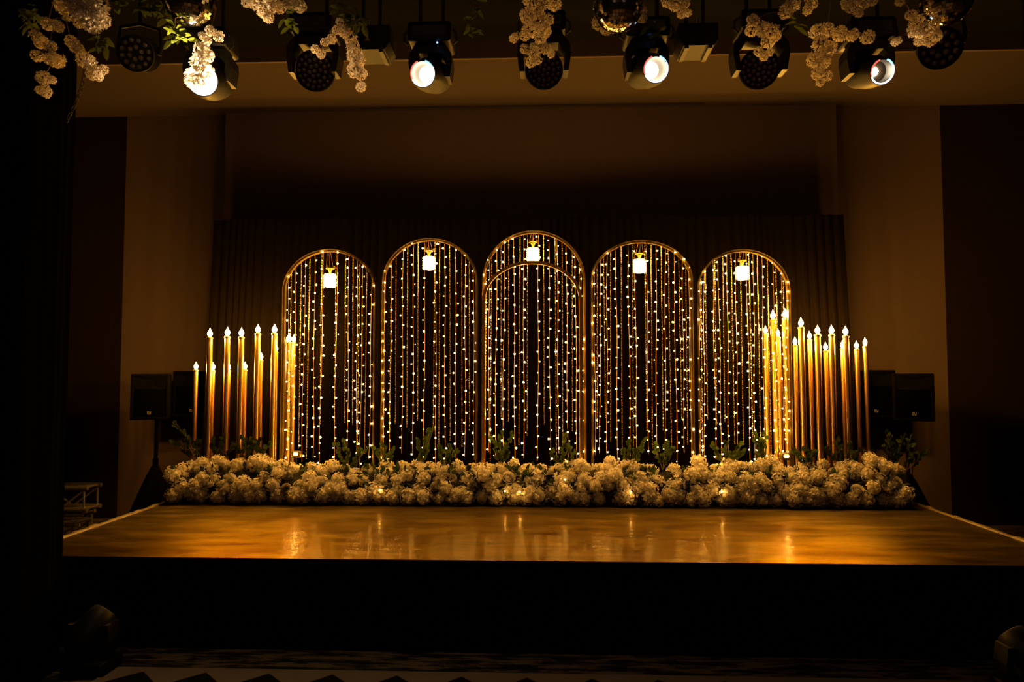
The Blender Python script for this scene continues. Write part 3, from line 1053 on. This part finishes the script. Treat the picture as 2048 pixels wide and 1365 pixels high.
loudspeaker(301, 794, 7.3, 0.485, 0.37, 0.30, 'loudspeaker at the far left with a lit horn edge', 'cloth-covered tripod stand under the far left loudspeaker', 0.78)
loudspeaker(385, 788, 7.95, 0.525, 0.40, 0.25, 'loudspeaker partly behind the left candle lamps', 'speaker stand hidden behind the left end of the flower bank', None)
loudspeaker(1826, 795, 7.3, 0.485, 0.37, -0.32, 'loudspeaker at the far right in front of the cream wall', 'cloth-covered tripod stand under the far right loudspeaker', 0.72)
loudspeaker(1750, 788, 7.95, 0.525, 0.40, -0.25, 'loudspeaker partly behind the right candle lamps', 'speaker stand hidden behind the right end of the flower bank', None)

# ------------------------------------------------------------------ truss pieces lying on the floor at the left
def box_truss(name, label, cat, loc, L, S, material, bays, group=None, r=0.024, along='X'):
    t = thing(name, label, cat, loc, group)
    h = S / 2

    def P(u, v, w):
        return (u, v, w + h) if along == 'X' else (v, u, w + h)
    for v in (-h, h):
        for w in (-h, h):
            MB().tube([P(-L / 2, v, w), (P(L / 2, v, w))], r, 10).build('chord', material, t)
    for side in range(4):
        for b in range(bays):
            u0, u1 = -L / 2 + L * b / bays, -L / 2 + L * (b + 1) / bays
            if b % 2:
                u0, u1 = u1, u0
            A, B = {0: ((-h, -h), (-h, h)), 1: ((h, -h), (h, h)), 2: ((-h, -h), (h, -h)), 3: ((-h, h), (h, h))}[side]
            MB().tube([P(u0, *A), P(u1, *B)], r * 0.42, 6).build('brace', material, t)
        for u in (-L / 2 + 0.04, L / 2 - 0.04):
            A, B = {0: ((-h, -h), (-h, h)), 1: ((h, -h), (h, h)), 2: ((-h, -h), (h, -h)), 3: ((-h, h), (h, h))}[side]
            MB().tube([P(u, *A), P(u, *B)], r * 0.5, 6).build('end_bar', material, t)
    return t


e1 = at(206, 975, 7.75).x
box_truss('lighting_truss', 'bare aluminium truss piece lying on top of the stack left of the stage', 'truss', (e1 - 0.8, 7.6, 0.285), 1.6, 0.235, M['steel'], 5, 'spare truss pieces left of the stage')
box_truss('lighting_truss', 'bare aluminium truss piece at the bottom of the stack left of the stage', 'truss', (e1 - 0.85, 7.6, 0.024), 1.6, 0.212, M['steel'], 5, 'spare truss pieces left of the stage')
e2 = at(168, 1030, 7.0).x
box_truss('lighting_truss', 'bare aluminium truss piece lying in front of the stack left of the stage', 'truss', (e2 - 0.8, 7.0, 0.024), 1.6, 0.235, M['steel'], 5, 'spare truss pieces left of the stage')

# ------------------------------------------------------------------ goal-post truss in front of the stage
TY = 4.20
box_truss('overhead_truss', 'black overhead truss carrying the row of stage lights', 'truss', (0, TY, 4.26), 7.2, 0.28, M['fixture'], 16)
for sx, wd in ((-1, 'left'), (1, 'right')):
    x0 = 2.98
    t = thing('draped_tower', 'tall tower wrapped in black cloth at the %s edge of the stage' % wd, 'tower', (sx * (x0 + 0.27), 4.16, 0))
    pts = []
    vs, fs = [], []
    nn, mm = 96, 10
    for j in range(mm + 1):
        z = 0.004 + 4.24 * j / mm
        for i in range(nn):
            a = 2 * PI * i / nn
            # rounded square column with shallow pleats
            ca, sa = math.cos(a), math.sin(a)
            k = 1 / max(abs(ca), abs(sa))
            k = 0.25 * k * 0.6 + 0.30 * 0.4
            k *= 1 + 0.018 * math.sin(a * 18) + 0.03 * (1 - j / mm) * math.sin(a * 7 + 1)
            vs.append((k * ca * 1.05, k * sa * 0.85, z))
    for j in range(mm):
        for i in range(nn):
            i2 = (i + 1) % nn
            fs.append((j * nn + i, j * nn + i2, (j + 1) * nn + i2, (j + 1) * nn + i))
    fs.append(tuple(mm * nn + i for i in range(nn)))
    MB().add(vs, fs).build('cloth_wrap', M['black_cloth'], t)
    MB().box((-0.40 - 0.15 * (sx < 0), -0.75, 0.0), (0.40 + 0.15 * (sx > 0), 0.22, 0.003)).build('floor_mat', M['black_cloth'], t, False)

# ------------------------------------------------------------------ stage lights
def clamp_and_base(t, w=0.26, d=0.22, h=0.12, gap=0.0):
    MB().box((-w / 2, -d / 2, gap), (w / 2, d / 2, gap + h), 0.02).build('base_box', M['fixture'], t)
    MB().box((-w / 2 + 0.03, -d / 2 - 0.004, gap + 0.03), (w / 2 - 0.03, -d / 2 + 0.002, gap + h - 0.03)).build('control_panel', M['black_plastic'], t, False)
    for s in (-1, 1):
        MB().tube([(s * (w / 2 + 0.005), -0.05, gap + 0.09), (s * (w / 2 + 0.028), -0.05, gap + 0.07), (s * (w / 2 + 0.028), -0.05, gap + 0.02), (s * (w / 2 + 0.005), -0.05, gap)], 0.008, 6).build('carry_handle', M['black_plastic'], t)
    zt = 4.26 - t.location.z
    for s in (-1, 1):
        MB().tube([(s * 0.07, 0, gap + h), (s * 0.07, 0, zt)], 0.012, 6).build('clamp', M['fixture'], t)


def yoke(t, ow, drop, thick=0.03, depth=0.11):
    mb = MB()
    w = ow / 2
    # top bridge with sloping shoulders, then the two arms
    out = [(-w * 0.72, 0.0), (w * 0.72, 0.0), (w, -0.06), (w * 1.03, -drop * 0.65), (w * 0.93, -drop - 0.03), (w * 0.93 - thick, -drop - 0.03), (w * 1.0 - thick, -drop * 0.55),
           (w * 0.55, -0.055), (-w * 0.55, -0.055), (-w * 1.0 + thick, -drop * 0.55), (-w * 0.93 + thick, -drop - 0.03), (-w * 0.93, -drop - 0.03), (-w * 1.03, -drop * 0.65), (-w, -0.06)]
    N = len(out)
    vs = [(x, -depth / 2, z) for x, z in out] + [(x, depth / 2, z) for x, z in out]
    quads = [(0, 1, 7, 8), (1, 2, 3, 7), (3, 6, 7), (3, 4, 5, 6), (0, 8, 13), (8, 9, 12, 13), (9, 10, 11, 12)]
    fs = [tuple(reversed(q)) for q in quads] + [tuple(i + N for i in q) for q in quads]
    for i in range(N):
        j = (i + 1) % N
        fs.append((i, j, j + N, i + N))
    mb.add(vs, fs)
    return mb.build('yoke', M['fixture'], t, False)


def aim(o, d):
    o.rotation_mode = 'QUATERNION'
    o.rotation_quaternion = Vector(d).to_track_quat('Z', 'Y')


LENS_ME = MB().lathe([(1.0, 0.0), (0.93, 0.28), (0.7, 0.5), (0.35, 0.62), (0.001, 0.66)], 12).mesh('lens', M['fixture_lens'])


def wash_head(px, py, Y, R, ow, label, dirv=(0, 0, 0)):
    c = at(px, py, Y)
    drop = 0.20
    t = thing('moving_head_light', label, 'stage light', (c.x, Y, c.z + drop), 'moving head lights under the truss')
    clamp_and_base(t)
    yoke(t, ow, drop)
    d = ((Vector((0, 0, CAM_Z)) - c).normalized() + Vector(dirv)).normalized()
    hd_ = MB().lathe([(0.001, -0.13), (R * 0.55, -0.13), (R * 0.78, -0.10), (R * 0.95, -0.03), (R * 1.0, 0.0), (R * 1.0, 0.035), (R * 0.93, 0.04), (R * 0.93, 0.018), (0.001, 0.018)], 32).build('head', M['fixture'], t)
    hd_.location = (0, 0, -drop)
    aim(hd_, d)
    for ring, nn in ((0.0, 1), (0.27, 6), (0.53, 12), (0.79, 18)):
        for i in range(nn):
            a = 2 * PI * i / nn + ring
            l = link('lens', LENS_ME, hd_)
            l.location = (R * ring * math.cos(a), R * ring * math.sin(a), 0.018)
            s = R * 0.115
            l.scale = (s, s, s)


def ring_arc(r0, r1, a0, a1, z, h):
    mb = MB()
    n = max(3, int((a1 - a0) / 0.14))
    vs, fs = [], []
    for i in range(n + 1):
        a = a0 + (a1 - a0) * i / n
        for r, zz in ((r0, z), (r0, z + h), (r1, z + h), (r1, z)):
            vs.append((r * math.cos(a), r * math.sin(a), zz))
    for i in range(n):
        for k in range(4):
            k2 = (k + 1) % 4
            fs.append((i * 4 + k, i * 4 + 4 + k, i * 4 + 4 + k2, i * 4 + k2))
    fs += [(0, 1, 2, 3), (n * 4 + 3, n * 4 + 2, n * 4 + 1, n * 4)]
    return mb.add(vs, fs)


def beam_head(px, py, Y, R, ow, label, dirv, core, energy, pivot=None, blue=None, body_len=0.27, coremat='beam_glow', rec=0.08, cone=88):
    """px, py: middle of the lit front lens; the pivot of the head sits body_len * 0.6 behind it"""
    lens = at(px, py, Y)
    d = ((Vector((0, 0, CAM_Z)) - lens).normalized() + Vector(dirv)).normalized()
    piv = lens - d * body_len * 0.62
    drop = 0.17
    t = thing('beam_light', label, 'stage light', (piv.x, piv.y, piv.z + drop), 'lit beam lights under the truss')
    clamp_and_base(t)
    yoke(t, ow, drop, depth=0.12)
    B = R * 1.28
    prof = [(0.001, -body_len * 0.45), (B * 0.8, -body_len * 0.45), (B * 1.02, -body_len * 0.36), (B * 1.06, 0.0), (B * 1.0, body_len * 0.35), (R * 1.10, body_len * 0.52), (R * 1.06, body_len * 0.62), (R * 1.0, body_len * 0.62),
            (R * 0.97, body_len * 0.60), (R * 0.90, body_len * 0.60 - 0.012)]
    hd_ = MB().lathe(prof, 32).build('head', M['fixture'], t)
    hd_.location = (0, 0, -drop)
    q = d.to_track_quat('Z', 'Y')
    hd_.rotation_mode = 'QUATERNION'
    hd_.rotation_quaternion = q
    zf = body_len * 0.60
    MB().lathe([(R * 0.90, zf), (R * 0.88, zf - rec * 0.4), (R * 0.84, zf - rec * 0.75), (core * 1.02, zf - rec - 0.002)], 32).build('reflector', M['reflector'], hd_)
    MB().lathe([(core * 1.03, zf - rec - 0.003), (core * 0.9, zf - rec + 0.004), (core * 0.5, zf - rec + 0.009), (0.001, zf - rec + 0.011)], 28).build('lens', M[coremat], hd_)
    # colour fringe of the lens, put on as glowing arcs; angle 0 is to the right in the picture, counted counter-clockwise
    z = body_len * 0.605
    inv = q.inverted()
    right = inv @ Vector((1, 0, 0))
    a_r = math.atan2(right.y, right.x)
    for a0, a1, mt in ((-150, 32, 'ring_white'), (36, 74, 'ring_cyan'), (112, 205, 'ring_red'), (206, 212, 'ring_green')):
        ring_arc(R * 0.885, R * 1.005, math.radians(a0) + a_r, math.radians(a1) + a_r, z, 0.006).build('fringe_arc', M[mt], hd_)
    if blue:
        b = at(blue[0], blue[1], Y - 0.13)
        bo = MB().ball((0, 0, 0), 0.005, ICO1).build('indicator', M['blue_led'], t)
        bo.location = Vector((b.x, b.y, b.z)) - Vector(t.location)
        bo.location.y = -0.118
    if energy:
        p = piv + d * (zf - rec + 0.016)
        lamp('beam_lamp', 'SPOT', p, energy, (1.0, 0.62, 0.24), p + d, spot=math.radians(cone), blend=0.4, radius=core * 0.3)
    return lens, d


wash_head(630, 142, 4.2, 0.122, 0.315, 'dark moving head light with round lens face, left of the lit lamps near center')
wash_head(1088, 140, 4.2, 0.115, 0.315, 'dark moving head light above the center arch behind hanging blossom')
wash_head(1518, 138, 4.2, 0.118, 0.325, 'dark moving head light between the two right lit lamps')
L1 = beam_head(404, 160, 4.00, 0.088, 0.29, 'brightest lit beam light with white blossom hanging over its lens', (-0.30, 0, 0.02), 0.079, 130, rec=0.012, cone=168, coremat='beam_glow_hot')
L2 = beam_head(845, 147, 4.00, 0.075, 0.255, 'lit beam light with white glowing lens left of center', (-0.32, 0, 0.10), 0.050, 9, blue=(866, 57))
L3 = beam_head(1312, 138, 4.00, 0.075, 0.255, 'lit beam light with white glowing lens right of center', (0.36, 0, 0.08), 0.048, 9, blue=(1311, 44))
L4 = beam_head(1765, 143, 4.00, 0.070, 0.27, 'lit beam light turned right, with small white core and coloured ring', (0.50, 0, 0.02), 0.024, 5, coremat='beam_glow_dim')


def par_can(px, py, Y, R, dirv, label):
    c = at(px, py, Y)
    t = thing('par_light', label, 'stage light', c, 'unlit par lights at the truss ends')
    d = ((Vector((0, 0, CAM_Z)) - c).normalized() + Vector(dirv)).normalized()
    body = MB().lathe([(0.001, -0.17), (R * 0.72, -0.17), (R * 0.86, -0.13), (R * 0.92, -0.02), (R * 1.0, 0.0), (R * 1.0, 0.022), (R * 0.92, 0.022), (R * 0.92, 0.006), (0.001, 0.006)], 28).build('can', M['fixture'], t)
    aim(body, d)
    for ring, nn in ((0.0, 1), (0.34, 6), (0.72, 12)):
        for i in range(nn):
            if ring == 0:
                continue
            a = 2 * PI * i / nn + ring
            l = link('lens', LENS_ME, body)
            l.location = (R * ring * math.cos(a), R * ring * math.sin(a), 0.006)
            s = R * 0.145
            l.scale = (s, s, s)
    for q in range(5):                    # cooling fins
        z = -0.15 + 0.028 * q
        MB().lathe([(R * 0.80, z), (R * 0.97, z), (R * 0.97, z + 0.006), (R * 0.80, z + 0.006)], 24).build('fin', M['fixture'], body)
    side = d.cross(Vector((0, 0, 1))).normalized()
    up = Vector((0, 0, 1))
    b0 = d * -0.07
    mb = MB()
    mb.tube([b0 + side * R * 1.05, b0 + side * R * 1.15 + up * 0.06, b0 + side * R * 1.05 + up * 0.16, b0 + up * 0.19, b0 - side * R * 1.05 + up * 0.16, b0 - side * R * 1.15 + up * 0.06, b0 - side * R * 1.05], 0.011, 6)
    mb.build('bracket', M['fixture'], t)
    MB().tube([b0 + up * 0.19, b0 + up * (4.28 - c.z)], 0.014, 8).build('clamp', M['fixture'], t)


par_can(272, 107, 4.1, 0.108, (-0.30, 0, 0.05), 'dark par light with a cluster of small round lenses, far left')
par_can(1880, 96, 4.1, 0.118, (0.12, 0, -0.10), 'dark par light behind a mirror ball, far right')


def control_box(x0, x1, y0, y1, Y, label, warn):
    a, b = at(x0, y1, Y), at(x1, y0, Y)
    t = thing('dimmer_box', label, 'control box', ((a.x + b.x) / 2, Y, a.z), 'boxes hanging under the truss')
    w, h = (b.x - a.x) / 2, b.z - a.z
    mb = MB()
    out = [(-w * 0.78, 0), (w * 0.78, 0), (w, h * 0.28), (w, h), (-w, h), (-w, h * 0.28)]
    N = 6
    mb.add([(x, -0.1, z) for x, z in out] + [(x, 0.1, z) for x, z in out],
           [tuple(range(N)), tuple(reversed(range(N, 2 * N)))] + [((i + 1) % N, i, i + N, (i + 1) % N + N) for i in range(N)])
    mb.build('case', M['fixture'], t, False)
    for s in (-1, 1):
        MB().box((s * w * 0.6 - 0.012, -0.09, -0.012), (s * w * 0.6 + 0.012, 0.09, 0.0)).build('foot', M['black_plastic'], t, False)
        MB().tube([(s * 0.05, 0, h), (s * 0.05, 0, 4.26 - a.z)], 0.011, 6).build('clamp', M['fixture'], t)
    MB().tube([(0, -0.06, h), (0, -0.06, h + 0.05)], 0.010, 8).build('plug', M['steel'], t)
    if warn:
        MB().add([(-0.016, -0.1025, h * 0.35), (0.016, -0.1025, h * 0.35), (0, -0.1025, h * 0.35 + 0.028)], [(0, 1, 2)]).build('warning_triangle', M['warning'], t, False)


control_box(700, 786, 66, 115, 4.1, 'black control box with a warning triangle beside long hanging blossoms', True)
control_box(1352, 1428, 62, 107, 4.1, 'black control box right of the lit lamp right of center', False)

# moving heads standing on the floor at both stage corners, almost in the dark
for px, py, Y, lab in ((196, 1292, 4.30, 'dark moving head light on the floor at the left stage corner'), (1965, 1330, 4.12, 'dark moving head light on the floor at the right stage corner')):
    c = at(px, py, Y)
    sx = -1 if px < 1000 else 1
    t = thing('floor_light', lab, 'stage light', (sx * 2.62, 3.95 if sx > 0 else 4.1, 0.0035), 'moving head lights on the floor')
    MB().box((-0.13, -0.10, 0), (0.13, 0.10, 0.09), 0.02).build('base_box', M['fixture'], t)
    y_ = yoke(t, 0.26, 0.17)
    y_.location = (0, 0, 0.09)
    y_.rotation_euler = (PI, 0, 0)
    hd_ = MB().lathe([(0.001, -0.11), (0.06, -0.11), (0.085, -0.07), (0.088, 0.04), (0.075, 0.10), (0.07, 0.105), (0.065, 0.09), (0.001, 0.09)], 24).build('head', M['fixture'], t)
    hd_.location = (0, 0, 0.26)
    aim(hd_, (-sx * 0.3, 0.55, 0.6))
    MB().lathe([(0.064, 0.091), (0.045, 0.100), (0.001, 0.104)], 20).build('lens', M['black_plastic'], hd_)

# ------------------------------------------------------------------ mirror balls
def mirror_ball(px, py, Y, R, label):
    c = at(px, py, Y)
    t = thing('mirror_ball', label, 'mirror ball', c, 'mirror balls under the ceiling')
    MB().ball((0, 0, 0), R * 0.975, ICO2).build('core', M['ball_core'], t)
    mb = MB()
    rows = 25
    rr = random.Random(int(px))
    for j in range(rows):
        la = -PI / 2 + PI * (j + 0.5) / rows
        nn = max(3, int(2 * rows * math.cos(la)))
        for i in range(nn):
            lo = 2 * PI * i / nn
            d = Vector((math.cos(la) * math.cos(lo), math.cos(la) * math.sin(lo), math.sin(la)))
            e = Vector((-math.sin(lo), math.cos(lo), 0))
            u = d.cross(e)
            d2 = (d + Vector((rr.uniform(-.03, .03), rr.uniform(-.03, .03), rr.uniform(-.03, .03)))).normalized()
            s = PI / rows * 0.46 * R
            p = d * R * 0.985
            e2 = (e - d2 * e.dot(d2)).normalized()
            u2 = d2.cross(e2)
            vs = [p - e2 * s - u2 * s, p + e2 * s - u2 * s, p + e2 * s + u2 * s, p - e2 * s + u2 * s]
            mb.add(vs + [v - d * 0.003 for v in vs], [(0, 1, 2, 3), (0, 4, 5, 1), (1, 5, 6, 2), (2, 6, 7, 3), (3, 7, 4, 0)])
    tag(mb.build('mirror_facets', M['mirror'], t, False), kind='stuff')
    MB().lathe([(0.001, R * 0.97), (0.03, R * 0.97), (0.03, R * 1.05), (0.012, R * 1.08), (0.001, R * 1.08)], 12).build('top_cap', M['steel'], t)
    MB().tube([(0, 0, R * 1.05), (0, 0, 5.3 - c.z)], 0.004, 6).build('hanging_wire', M['steel'], t)


mirror_ball(379, 0, 3.80, 0.148, 'mirror ball above the brightest lit lamp, upper left')
mirror_ball(1236, 14, 3.80, 0.136, 'mirror ball right of the center, ringed with white blossom')
mirror_ball(1892, 0, 3.80, 0.136, 'mirror ball at the upper right above pale blossom')

# ------------------------------------------------------------------ hanging blossom sprays at the top
SPRAYS = [
    (3.75, (150, -60), [(128, 8, 20), (148, 22, 22), (168, 12, 26), (190, 12, 26), (180, 36, 24), (203, 38, 18), (160, 40, 16), (185, 52, 16)], [(230, 10), (60, 30), (245, 5)],
     'big white blossom cluster at the upper left corner'),
    (3.80, (112, -40), [(95, 48, 13), (116, 52, 12), (72, 72, 14), (82, 84, 14), (74, 112, 12), (100, 92, 12), (104, 118, 15), (117, 122, 14), (86, 156, 14), (104, 160, 9), (80, 180, 9), (93, 184, 12)], [(60, 45), (70, 20)],
     'long drooping white blossom spray farthest left'),
    (3.82, (128, 20), [(142, 82, 12), (150, 92, 13), (158, 98, 10), (168, 118, 15), (180, 126, 15), (185, 148, 13), (205, 140, 11), (196, 152, 10)], [(203, 70), (205, 90)],
     'drooping white blossom spray second from the left'),
    (3.84, (437, -20), [(420, 62, 11), (437, 72, 11), (404, 72, 9), (414, 82, 10), (404, 102, 17), (412, 112, 16), (398, 124, 18), (408, 140, 18), (386, 150, 15), (380, 162, 12), (398, 160, 14)], [(350, 72)],
     'white blossom spray burning bright in front of the lit lens'),
    (3.75, (545, -60), [(492, 4, 11), (512, 6, 15), (530, 20, 18), (545, 6, 18), (560, 15, 12), (580, 6, 15), (600, 12, 13), (536, 34, 12)], [(578, 35), (590, 50)],
     'white blossom cluster at the top left of center'),
    (3.80, (706, -40), [(680, 44, 8), (672, 60, 9), (688, 62, 13), (664, 78, 10), (650, 84, 9), (630, 98, 9), (642, 108, 9), (700, 74, 14), (706, 92, 14), (710, 110, 17), (716, 124, 15), (708, 140, 15), (722, 148, 13), (722, 174, 10)], [(690, 10), (697, 30), (720, 45), (718, 35)],
     'long forked white blossom spray hanging left of center'),
    (3.75, (1060, -60), [(1062, 2, 16), (1085, 6, 14), (1108, 6, 15), (1055, 32, 16), (1078, 36, 16), (1095, 40, 12), (1062, 56, 17), (1088, 62, 15), (1050, 70, 12), (1080, 76, 12), (1050, 98, 10), (1068, 104, 12), (1092, 98, 11), (1102, 108, 8), (1062, 124, 11), (1075, 120, 9), (1028, 76, 10)], [],
     'large white blossom spray hanging over the center arch'),
    (3.97, (1215, -60), [(1196, 46, 13), (1212, 58, 12), (1226, 55, 11), (1250, 50, 12), (1278, 22, 15), (1284, 35, 11)], [(1310, 55), (1316, 62)],
     'white blossom ring around the mirror ball right of center'),
    (3.75, (1350, -60), [(1335, 2, 13), (1352, 6, 15), (1368, 8, 12), (1364, 26, 11), (1376, 26, 7)], [],
     'small white blossom cluster at the top right of center'),
    (3.85, (1600, -60), [(1506, 40, 12), (1502, 60, 12), (1525, 58, 15), (1545, 62, 15), (1535, 82, 12), (1552, 72, 10), (1518, 104, 10), (1528, 112, 10), (1540, 104, 8), (1572, 22, 14), (1585, 8, 15), (1622, 6, 14), (1615, 20, 10)], [(1585, 45)],
     'sprawling white blossom spray over the dark lamp on the right'),
    (3.84, (1660, -20), [(1634, 64, 15), (1655, 60, 14), (1680, 68, 15), (1705, 70, 13), (1736, 74, 13), (1640, 88, 14), (1660, 95, 13), (1628, 120, 14), (1645, 125, 15), (1652, 108, 12), (1636, 148, 13), (1655, 152, 10), (1640, 165, 8)], [],
     'shadowed blossom spray left of the lit lamp turned right'),
    (3.75, (1712, -60), [(1695, 6, 13), (1712, 12, 17), (1730, 4, 13), (1746, 2, 9), (1718, 26, 8)], [],
     'small white blossom cluster at the top, second from the right'),
    (3.78, (1840, -60), [(1800, 3, 9), (1822, 30, 11), (1835, 45, 15), (1826, 62, 12), (1848, 62, 16), (1866, 58, 14), (1840, 80, 12), (1860, 80, 13), (1874, 72, 10), (1790, 84, 8), (1797, 80, 7)], [],
     'white blossom cluster beneath the right mirror ball'),
]
hr = random.Random(5)
for Y, (sx, sy), blooms, leaves, lab in SPRAYS:
    root = at(sx, sy, Y)
    t = thing('blossom_spray', lab, 'blossom spray', root, 'white blossom sprays hanging from above')
    st = MB()
    st.tube([(0, 0, 0), (0.01, 0, max(0.05, 4.9 - root.z) * 0.5), (0, 0.1, 5.32 - root.z)], 0.005, 5)
    ordered = sorted(blooms, key=lambda b: b[1])
    pos = []
    for bx, by, br in ordered:
        yy = Y + hr.uniform(-0.05, 0.05)
        p = at(bx, by, yy) - root
        r = br * Y / F * 1.08
        # twig from the nearest earlier blossom or the root
        src = min([Vector((0, 0, 0))] + pos, key=lambda q: (q - p).length + (0.0 if q.z > p.z else 0.3))
        m_pt = (src + p) / 2 + Vector((hr.uniform(-.012, .012), hr.uniform(-.012, .012), 0.01))
        st.tube([src, m_pt, p], 0.0028, 5)
        pos.append(p)
        o = link('blossom', hr.choice(BLOSSOMS), t)
        o.location = p
        o.scale = (r, r, r * hr.uniform(0.85, 1.1))
        o.rotation_euler = (hr.uniform(0, 6.28), hr.uniform(0, 6.28), hr.uniform(0, 6.28))
    st.build('stem', M['stem'], t)
    if leaves:
        lf = MB()
        for lx, ly in leaves:
            c = at(lx, ly, Y + 0.03) - root
            for q in range(6):
                d = Vector((hr.uniform(-1, 1), hr.uniform(-1, .5), hr.uniform(-1, .2)))
                leaf(lf, c + Vector((hr.uniform(-.03, .03), 0, hr.uniform(-.03, .03))), d, Vector((hr.uniform(-.4, .4), -1, .3)), hr.uniform(0.05, 0.09), hr.uniform(0.025, 0.04))
        tag(lf.build('leaves', M['vine_leaf'], t), kind='stuff')

# leafy vines between the sprays
VINES = [(3.85, [(282, -20), (285, 12), (292, 18), (300, 24)], 'green leafy vine tip left of the upper left mirror ball'),
         (3.86, [(340, -10), (330, 12), (310, 18), (325, 28), (340, 40)], 'bright green leaves against the upper left mirror ball'),
         (3.9, [(165, -10), (150, 30), (70, 45), (55, 40)], 'shadowed green vine at the upper left corner'),
         (3.9, [(955, -20), (950, 20), (940, 50), (945, 75)], 'shadowed green vine left of the center blossom spray'),
         (3.75, [(350, 50), (352, 66), (362, 70), (376, 80)], 'thin green tendril under the upper left mirror ball')]
for Y, pts, lab in VINES:
    root = at(*pts[0], Y)
    t = thing('leafy_vine', lab, 'vine', root, 'leafy vines hanging from above')
    P = [at(x, y, Y) - root for x, y in pts]
    st = MB()
    st.tube([Vector((0, 0.05, 5.32 - root.z)), Vector((0, 0.03, 0.3))] + P, 0.003, 5)
    st.build('stem', M['stem'], t)
    lf = MB()
    for a, b in zip(P, P[1:]):
        for q in range(6):
            c = a.lerp(b, q / 6)
            d = Vector((hr.uniform(-1, 1), hr.uniform(-1, .4), hr.uniform(-.9, .3)))
            leaf(lf, c, d, Vector((hr.uniform(-.4, .4), -1, .4)), hr.uniform(0.05, 0.085), hr.uniform(0.026, 0.042))
    tag(lf.build('leaves', M['vine_leaf'], t), kind='stuff')

# ------------------------------------------------------------------ hoist chain beside the left tower
p0, p1 = at(172, 128, 3.9), at(134, 240, 3.9)
mb = MB()
nlk = 17
for i in range(nlk):
    s = i / (nlk - 1)
    c = p0.lerp(p1, s) - p0 + Vector((0.02 * math.sin(s * PI), 0, 0))
    ax = (p1 - p0).normalized()
    sd = Vector((0, 1, 0)) if i % 2 else ax.cross(Vector((0, 1, 0))).normalized()
    mb.tube([c + ax * 0.019 * math.cos(2 * PI * q / 10) + sd * 0.010 * math.sin(2 * PI * q / 10) for q in range(10)], 0.0022, 5, closed=True)
mb.tube([Vector((0, 0, 0.01)), Vector((0.0, 0.1, 4.12 - p0.z))], 0.004, 5)
ch = mb.build('hoist_chain', M['dark_steel'])
ch.location = p0
tag(ch, 'thin steel chain hanging beside the left black tower', 'chain')
